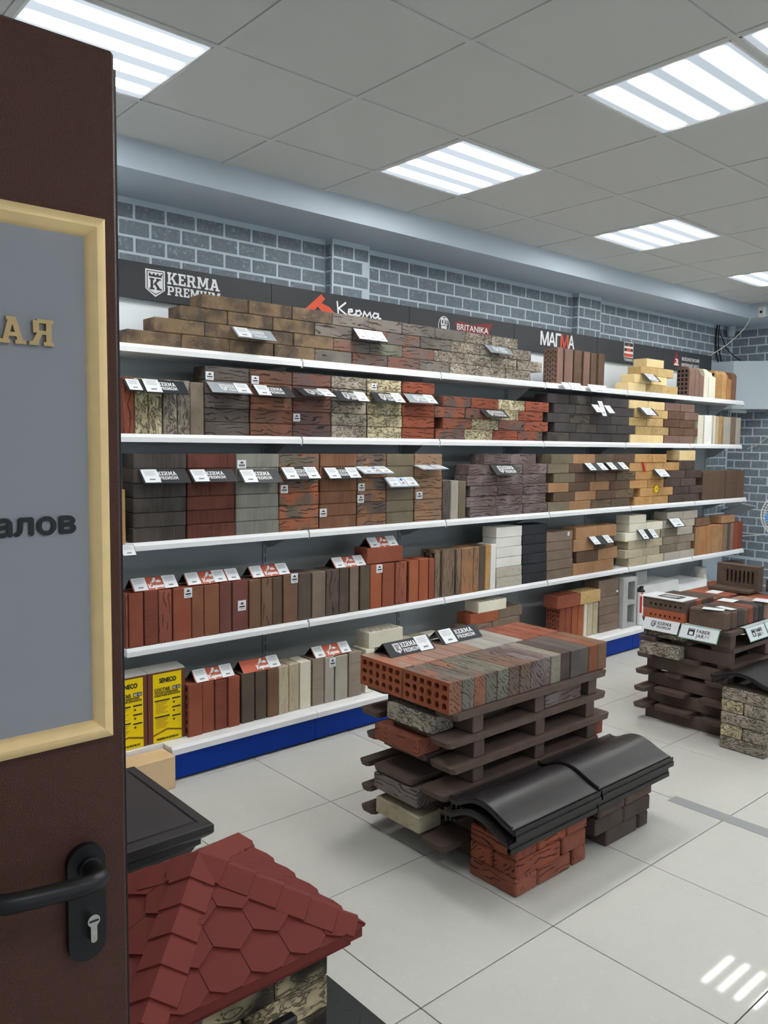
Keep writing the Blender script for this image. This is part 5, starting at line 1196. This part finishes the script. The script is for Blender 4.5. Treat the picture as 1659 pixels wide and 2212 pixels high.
# ---------------------------------------------------------------- ridge tiles on brick piers
def ridge(x0, x1, yb, yf, z, lab, grp):
    t = thing('roof_tile', lab, 'roof tile', ((x0+x1)/2, (yb+yf)/2, z), grp); d = yb-yf
    top = [(0, .010), (.05, .006), (.10, .006), (.16, .013), (.24, .027), (.32, .038), (.40, .044), (.48, .045), (.56, .041), (.64, .033), (.72, .022), (.80, .011), (.88, .002), (.93, -.003), (.955, -.004), (.965, -.012), (.985, -.012), (.985, -.004), (1., -.004)]
    th = .016
    def ring(x, e=0.): return [(x, yb-d*a, z+b+e) for a, b in top]+[(x, yb-d*a, z+min(b, top[0][1] if a < .02 else b)-th-(.014 if a > .96 else 0)) for a, b in top[::-1]]
    MB().loft([ring(x0), ring(x0+.010, .0), ring(x1)]).build('pan', 'black_tile', t, True)
    rim = [(x0+.006, yb-d*a, z+b+.002) for a, b in top[:-5]]; MB().tube(rim, .005, 6).build('rim', 'black_tile', t, True)
    MB().box(x0, x1, yf-.004, yf+.012, z-.040, z-.022).build('lip', 'black_tile', t)
    lk_ = MB()
    for k in range(3): lk_.box(x0+.002, x1-.002, yb-.012-.022*k, yb-.004-.022*k, z-.034+.007*k, z-.010)
    lk_.build('interlock', 'black_tile', t); return t
RG = 'dark ridge tiles on the aisle piers'
ridge(2.045, 2.545, 1.985, 1.672, .205+.035, 'black roof tile, lower layer on the red brick pier', RG); ridge(2.555, 3.065, 1.985, 1.675, .205+.035, 'black roof tile, lower layer on the dark brick pier', RG)
ridge(2.060, 2.552, 1.970, 1.662, .250+.034, 'black roof tile, upper layer above the red brick pier', RG); ridge(2.560, 3.072, 1.966, 1.660, .254+.034, 'black roof tile, upper layer above the dark brick pier', RG)
def pier(lst, what, lab):
    t = thing('brick_pier', lab, 'brick pier', ((lst[0][0]+lst[0][1])/2, (lst[0][2]+lst[0][3])/2, 0), 'low brick piers under black roof tiles')
    for n_, (x0, x1, y0, y1, k, m) in enumerate(lst):
        lx = x1-x0 > y1-y0; brick(((x0+x1)/2, (y0+y1)/2, .001+.0655*k+.032), (x1-x0, y1-y0, .064) if lx else (y1-y0, x1-x0, .064), FLAT if lx else Matrix(((0, -1, 0), (1, 0, 0), (0, 0, 1))), m, parent=t, b=.006)
pier([(2.125, 2.245, 1.708, 1.928, 0, 'rbk'), (2.25, 2.44, 1.708, 1.82, 0, 'rbk'), (2.46, 2.54, 1.71, 1.83, 0, 'rbk'), (2.125, 2.375, 1.706, 1.815, 1, 'ob'), (2.1255, 2.375, 1.82, 1.928, 1, 'ob'), (2.39, 2.535, 1.708, 1.83, 1, 'rbk'), (2.126, 2.24, 1.708, 1.928, 2, 'ob'), (2.245, 2.41, 1.708, 1.83, 2, 'ob'), (2.415, 2.54, 1.708, 1.83, 2, 'rbk')], 'red', 'low orange-red brick pier under black roof tiles')
pier([(2.68, 2.90, 1.712, 1.84, 0, 'da'), (2.915, 2.985, 1.714, 1.85, 0, 'da'), (2.60, 2.79, 1.71, 1.83, 1, 'da'), (2.795, 2.99, 1.71, 1.83, 1, 'da'), (2.62, 2.80, 1.71, 1.83, 2, 'da'), (2.81, 3.0, 1.71, 1.83, 2, 'kk')], 'dark', 'low dark brown brick pier under black roof tiles')
lst = []
for k in range(5):
    if k % 2 == 0: lst.append((4.07, 4.185, 1.712, 1.946, k, 'bb')); lst.append((4.19, 4.43, 1.712, 1.827, k, 'bb'))
    else: lst.append((4.0705, 4.30, 1.832, 1.946, k, 'cb')); lst.append((4.0705, 4.30, 1.712, 1.827, k, 'bb'))
pier(lst, 'beige', 'beige veined brick pier by the far pallets under a black roof tile')
ridge(4.05, 4.56, 2.0, 1.66, .372, 'black roof tile on the beige brick pier', RG)

# ---------------------------------------------------------------- red shingle roof cap on its pillar
RX0, RX1, RY0, RY1, RZ, AP = .577, 1.107, 1.312, 1.844, .50, .645
roof = thing('shingle_roof', 'red hexagon shingle roof cap on a stone pillar beside the door', 'roof cap', (.842, 1.578, .44))
A = Vector(((RX0+RX1)/2, (RY0+RY1)/2, AP)); cs_ = [Vector((RX0, RY0, RZ)), Vector((RX1, RY0, RZ)), Vector((RX1, RY1, RZ)), Vector((RX0, RY1, RZ))]
MB().add([tuple(c) for c in cs_]+[tuple(A)], [(0, 1, 4), (1, 2, 4), (2, 3, 4), (3, 0, 4), (3, 2, 1, 0)]).build('deck', 'shingle_red', roof)
def ringsq(i, z): return [(RX0+i, RY0+i, z), (RX1-i, RY0+i, z), (RX1-i, RY1-i, z), (RX0+i, RY1-i, z)]
MB().loft([ringsq(.022, .455), ringsq(.022, .474), ringsq(.004, .476), ringsq(.004, RZ-.0005)]).build('eave', 'shingle_red', roof)
def clip(poly, tri):
    for i in range(3):
        a, b = tri[i], tri[(i+1) % 3]; out = []
        f = lambda p: (b[0]-a[0])*(p[1]-a[1])-(b[1]-a[1])*(p[0]-a[0])
        for k in range(len(poly)):
            p, q = poly[k], poly[(k+1) % len(poly)]; fp, fq = f(p), f(q)
            if fp >= 0: out.append(p)
            if fp*fq < 0: s = fp/(fp-fq); out.append((p[0]+(q[0]-p[0])*s, p[1]+(q[1]-p[1])*s))
        poly = out
        if len(poly) < 3: return []
    return poly
for f in range(4):
    a, b = cs_[f], cs_[(f+1) % 4]; mid_ = (a+b)/2; fr = FR(a, b-a, A-mid_); W = (b-a).length; H = (A-mid_).length; tri = [(0, 0), (W, 0), (W/2, H)]
    hw, hr = .094, .078
    for r in range(-1, 5):
        for q in range(-1, 7):
            cx0 = q*hw+(hw/2 if r % 2 else 0)+.01; y0 = r*hr-.01
            poly = [(cx0, y0), (cx0+hw/2-.0008, y0+hr*.36), (cx0+hw/2-.0008, y0+hr*1.06), (cx0-hw/2+.0008, y0+hr*1.06), (cx0-hw/2+.0008, y0+hr*.36)]
            pc = clip(poly, tri)
            if len(pc) < 3: continue
            vs_ = [fr(u, v, .0006+.0062*max(0, min(1, 1-(v-y0)/(hr*1.06)))) for u, v in pc]+[fr(u, v, -.001) for u, v in pc]; n_ = len(pc)
            MB().add(vs_, [tuple(range(n_)), tuple(range(n_, 2*n_))[::-1]]+[(i, n_+i, n_+(i+1) % n_, (i+1) % n_) for i in range(n_)]).build('shingle', 'shingle_red', roof)
for f in range(4):                            # hip caps, lapped from the eave up
    c = cs_[f]; d = A-c; L_ = d.length; d.normalize(); n1 = (cs_[f]-cs_[f-1]).normalized(); n2 = (cs_[(f+1) % 4]-cs_[f]).normalized(); w_ = .054
    s1 = (-n1-d*(-n1).dot(d)).normalized(); s2 = (n2-d*n2.dot(d)).normalized()
    # directions lying in the two adjoining slopes, square to the hip
    for q in range(6):
        t0, t1 = L_*q/6-.004, L_*(q+1)/6+.006; h0, h1 = .0145, .0095
        if q == 5: t1 = L_
        if q == 0: t0 = .016
        ww = w_ if q else w_*.8
        rg = []
        for tt, h_ in ((t0, h0), (t1, h1)):
            p = c+d*tt; u_ = Vector((0, 0, 1)); rg.append([p+s1*ww+u_*(h_-.006), p+u_*h_, p+s2*ww+u_*(h_-.006), p+s2*ww+u_*(h_-.012), p+u_*(h_-.006), p+s1*ww+u_*(h_-.012)])
        MB().loft(rg).build('hip_cap', 'shingle_cap', roof)
pil = thing('stone_pillar', 'beige and black stone pillar carrying the red shingle roof', 'pillar', (.842, 1.578, 0))
px0, px1, py0, py1 = .64, 1.05, 1.372, 1.782
MB().box(px0+.01, px1-.01, py0+.01, py1-.01, .0, .4545).build('core', 'kk', pil)
for k in range(6):
    z = .002+.0755*k
    sp = px0+(.27 if k % 2 else .19)
    for a, b in ((px0, sp-.002), (sp+.002, px1)): MB().cbox(a, b, py0, py0+.06, z, z+.073, .003).build('stone', 'st', pil)
    for a, b in ((py0+.062, py0+.2), (py0+.204, py1)): 
        MB().cbox(px0, px0+.06, a, b, z, z+.073, .003).build('stone', 'st', pil); MB().cbox(px1-.06, px1, a, b, z, z+.073, .003).build('stone', 'st', pil)
t = thing('floor_mat', 'black rubber floor mat with raised checker ribs by the stone pillar', 'mat', (1.0, 1.4, 0)); MB().cbox(.50, 1.376, 1.02, 1.80, .0005, .009, .002).build('sheet', 'rubber', t)
rb = MB()
for i in range(17):
    for j in range(15):
        x, y = .53+i*.05, 1.04+j*.05; a = PI/4 if (i+j) % 2 else -PI/4; u, v = .013*math.cos(a), .013*math.sin(a); rb.add([(x-u+v*.2, y-v-u*.2, .0088), (x+u+v*.2, y+v-u*.2, .0088), (x+u-v*.2, y+v+u*.2, .0088), (x-u-v*.2, y-v+u*.2, .0088), (x-u*.8, y-v*.8, .0105), (x+u*.8, y+v*.8, .0105)], [(0, 1, 5, 4), (3, 4, 5, 2), (0, 4, 3), (1, 2, 5)])
rb.build('ribs', 'rubber', t)['kind'] = 'stuff'
tag(MB().cbox(.70, .902, 1.275, 1.300, .0095, .408, .004).build('tile_stand', 'black_tile'), 'black display block in front of the stone pillar', 'block')
# dark post cap behind it
t = thing('post_cap', 'dark grey concrete pier cap with stepped edge, between door and shelves', 'post cap', (.87, 2.32, 0))
bx0, bx1, by0, by1 = .60, 1.144, 2.05, 2.60
def sq(i, z): return [(bx0+i, by0+i, z), (bx1-i, by0+i, z), (bx1-i, by1-i, z), (bx0+i, by1-i, z)]
MB().loft([sq(.02, .405), sq(.004, .418), sq(0, .424), sq(0, .446), sq(.003, .450), sq(.034, .4525), sq(.036, .4485), sq(.041, .4485), sq(.043, .4535), sq(.26, .492)]).build('cap', 'black_cap', t)
MB().loft([sq(.055, .345), sq(.04, .375), sq(.028, .385), sq(.028, .405)]).build('moulding', 'black_cap', t)
MB().loft([sq(.055, 0), sq(.055, .345)]).build('post', 'black_cap', t)
tag(MB().box(3.258, 3.332, 1.15, 1.78, .0004, .0012).build('floor_tape', 'tape'), 'strip of grey adhesive tape stuck on the floor tiles', 'tape')

# ---------------------------------------------------------------- duct, cables, sensors and fan in the corner
t = thing('wall_duct', 'pale grey boxed duct in the corner above the shelf end', 'duct', (7.95, 3.8, 1.94)); MB().prism([(7.74, 3.965), (7.74, 3.74), (8.03, 3.395), (8.144, 3.26), (8.144, 3.965)], 'z', 1.945, 2.405).build('casing', 'duct_grey', t)
MB().box(7.742, 7.755, 3.736, 3.7398, 1.945, 2.405).build('edge_trim', 'duct_grey', t); MB().box(7.80, 8.10, 3.76, 3.80, 1.915, 1.945).build('terminal_strip', 'white_plastic', t)
t = thing('motion_sensor', 'white square security sensor on the soffit near the corner', 'sensor', (7.6, 3.42, 2.81)); MB().cbox(7.56, 7.599, 3.385, 3.455, 2.77, 2.865, .012).build('housing', 'white_plastic', t); MB().lathe([(.012, 0), (.012, -.004), (.008, -.006)], (7.56, 3.42, 2.815), 14, 'x').build('lens', 'black_plastic', t)
t = thing('cone_sensor', 'small grey cone sensor hanging under the soffit by the corner', 'sensor', (7.99, 3.90, 2.7)); MB().lathe([(.03, 0), (.042, .06), (.042, .10)], (7.985, 3.90, 2.672), 16).build('body', 'duct_grey', t, True)
def cable(lab, pts, r, mat, name='cable'):
    cu = []
    V_ = [Vector(p) for p in pts]
    for i in range(len(V_)-1):
        p0, p1, p2, p3 = V_[max(i-1, 0)], V_[i], V_[i+1], V_[min(i+2, len(V_)-1)]
        for s in range(6):
            q = s/6; cu.append(.5*((2*p1)+(p2-p0)*q+(2*p0-5*p1+4*p2-p3)*q*q+(3*p1-p0-3*p2+p3)*q**3))
    cu.append(V_[-1]); tag(MB().tube(cu, r, 6).build(name, mat, smooth=True), lab, 'cable')
cable('black cable running down the corner wall onto the duct, nearer the sign', [(7.78, 3.94, 2.77), (7.775, 3.95, 2.65), (7.79, 3.945, 2.5), (7.83, 3.94, 2.41)], .008, 'cable_black')
cable('thin black cable beside the thicker one above the duct', [(7.80, 3.93, 2.77), (7.83, 3.95, 2.6), (7.90, 3.94, 2.41)], .006, 'cable_black')
cable('black cable slanting from the corner across to the duct top', [(7.82, 3.93, 2.70), (7.95, 3.90, 2.53), (8.11, 3.80, 2.41)], .005, 'cable_black')
cable('thin white cable slung from the soffit to the sign board end', [(7.58, 3.52, 2.775), (7.55, 3.58, 2.66), (7.46, 3.68, 2.53), (7.33, 3.775, 2.425)], .0035, 'cable_white')
cable('pale cable looping on the brick wall below the duct', [(8.135, 3.60, 1.94), (8.138, 3.52, 1.86), (8.138, 3.50, 1.75), (8.138, 3.62, 1.62), (8.138, 3.75, 1.56)], .004, 'cable_white')
cable('white cable hanging under the duct behind pale bricks', [(7.80, 3.77, 1.915), (7.79, 3.80, 1.8), (7.78, 3.86, 1.68)], .003, 'cable_white')
cable('tangled black wire between the second and third shelf ends', [(7.62, 3.95, 1.60), (7.55, 3.90, 1.52), (7.46, 3.88, 1.47), (7.50, 3.90, 1.40), (7.60, 3.92, 1.38), (7.66, 3.93, 1.46), (7.62, 3.94, 1.56)], .004, 'cable_black')
cable('straight black wire beside the tangle behind the third shelf end', [(7.68, 3.955, 1.62), (7.685, 3.955, 1.4), (7.68, 3.955, 1.10)], .005, 'cable_black')
cable('white fan cord curving over the brick wall above the fourth shelf', [(7.52, 3.72, .90), (7.70, 3.70, .78), (7.85, 3.68, .71), (8.0, 3.60, .705), (8.12, 3.5, .72)], .005, 'cable_white', 'cord')
t = thing('wall_tray', 'translucent grey tray fixed below the third shelf end', 'tray', (7.75, 3.6, 1.0)); 
fr = FR((7.53, 3.50, 1.055), (.95, .1, -.12), (.0, .25, -.12))
for k, (u0, u1, v0, v1) in enumerate([(0, .42, 0, .012), (0, .42, .10, .112), (0, .42, .20, .212), (0, .012, 0, .212), (.2, .212, 0, .212), (.41, .422, 0, .212)]):
    P = [fr(a, b, h_) for h_ in (-.012, .008) for a, b in rect(u0, v0, u1, v1)]; MB().add(P, [(3, 2, 1, 0), (4, 5, 6, 7), (0, 1, 5, 4), (1, 2, 6, 5), (2, 3, 7, 6), (3, 0, 4, 7)]).build('rib', 'clear_tray', t)
P = [fr(a, b, h_) for h_ in (-.014, -.010) for a, b in rect(0, 0, .42, .212)]; MB().add(P, [(3, 2, 1, 0), (4, 5, 6, 7), (0, 1, 5, 4), (1, 2, 6, 5), (2, 3, 7, 6), (3, 0, 4, 7)]).build('sheet', 'clear_tray', t)
FX, FY, FZ = 7.45, 3.06, .97
t = thing('pedestal_fan', 'white wire pedestal fan with blue blades, cut by the frame', 'fan', (FX, FY, 0)); n_ = Vector((-.80, -.60, 0)); u_ = Vector((.60, -.80, 0)); v_ = Vector((0, 0, 1)); fc = Vector((FX, FY, FZ))
for rr, dd in ((.205, 0), (.19, .045), (.19, -.045), (.11, .06)): MB().tube([fc+u_*rr*math.cos(a)+v_*rr*math.sin(a)+n_*dd for a in [2*PI*k/40 for k in range(40)]], .0035, 5, True).build('guard_ring', 'white_plastic', t, True)
sp_ = MB()
for k in range(48):
    a = 2*PI*k/48; e = u_*math.cos(a)+v_*math.sin(a)
    for s in (1, -1): sp_.tube([fc+e*.03+n_*.065*s, fc+e*.12+n_*.06*s, fc+e*.185+n_*.045*s, fc+e*.203], .0013, 4)
sp_.build('guard_wires', 'white_plastic', t)['kind'] = 'stuff'
for k in range(4):
    a = 2*PI*k/4+.5; pts = []
    for rr, w_ in ((.02, .25), (.08, .55), (.15, .62), (.172, .4)):
        for s in (-1, 1): b_ = a+s*w_; pts.append(fc+(u_*math.cos(b_)+v_*math.sin(b_))*rr+n_*.014*s*(rr/.17))
    th = n_*.002; vs_ = [p+th for p in pts]+[p-th for p in pts]
    MB().add(vs_, [(0, 1, 3, 2), (2, 3, 5, 4), (4, 5, 7, 6), (8, 10, 11, 9), (10, 12, 13, 11), (12, 14, 15, 13), (0, 2, 10, 8), (2, 4, 12, 10), (4, 6, 14, 12), (1, 9, 11, 3), (3, 11, 13, 5), (5, 13, 15, 7), (6, 7, 15, 14), (0, 8, 9, 1)]).build('blade', 'fan_blue', t, True)
MB().tube([fc+n_*.07, fc+n_*.055, fc-n_*.03], [.03, .035, .035], 16).build('hub', 'white_plastic', t, True); MB().tube([fc-n_*.03, fc-n_*.05, fc-n_*.15, fc-n_*.17], [.04, .055, .05, .03], 16).build('motor', 'white_plastic', t, True)
pb = fc-n_*.10; MB().tube([(pb.x, pb.y, FZ-.05), (pb.x, pb.y, .03)], .014, 12).build('pole', 'white_plastic', t, True); MB().lathe([(.18, .0006), (.18, .015), (.15, .03), (.03, .045)], (pb.x, pb.y, 0), 28).build('base', 'white_plastic', t, True)
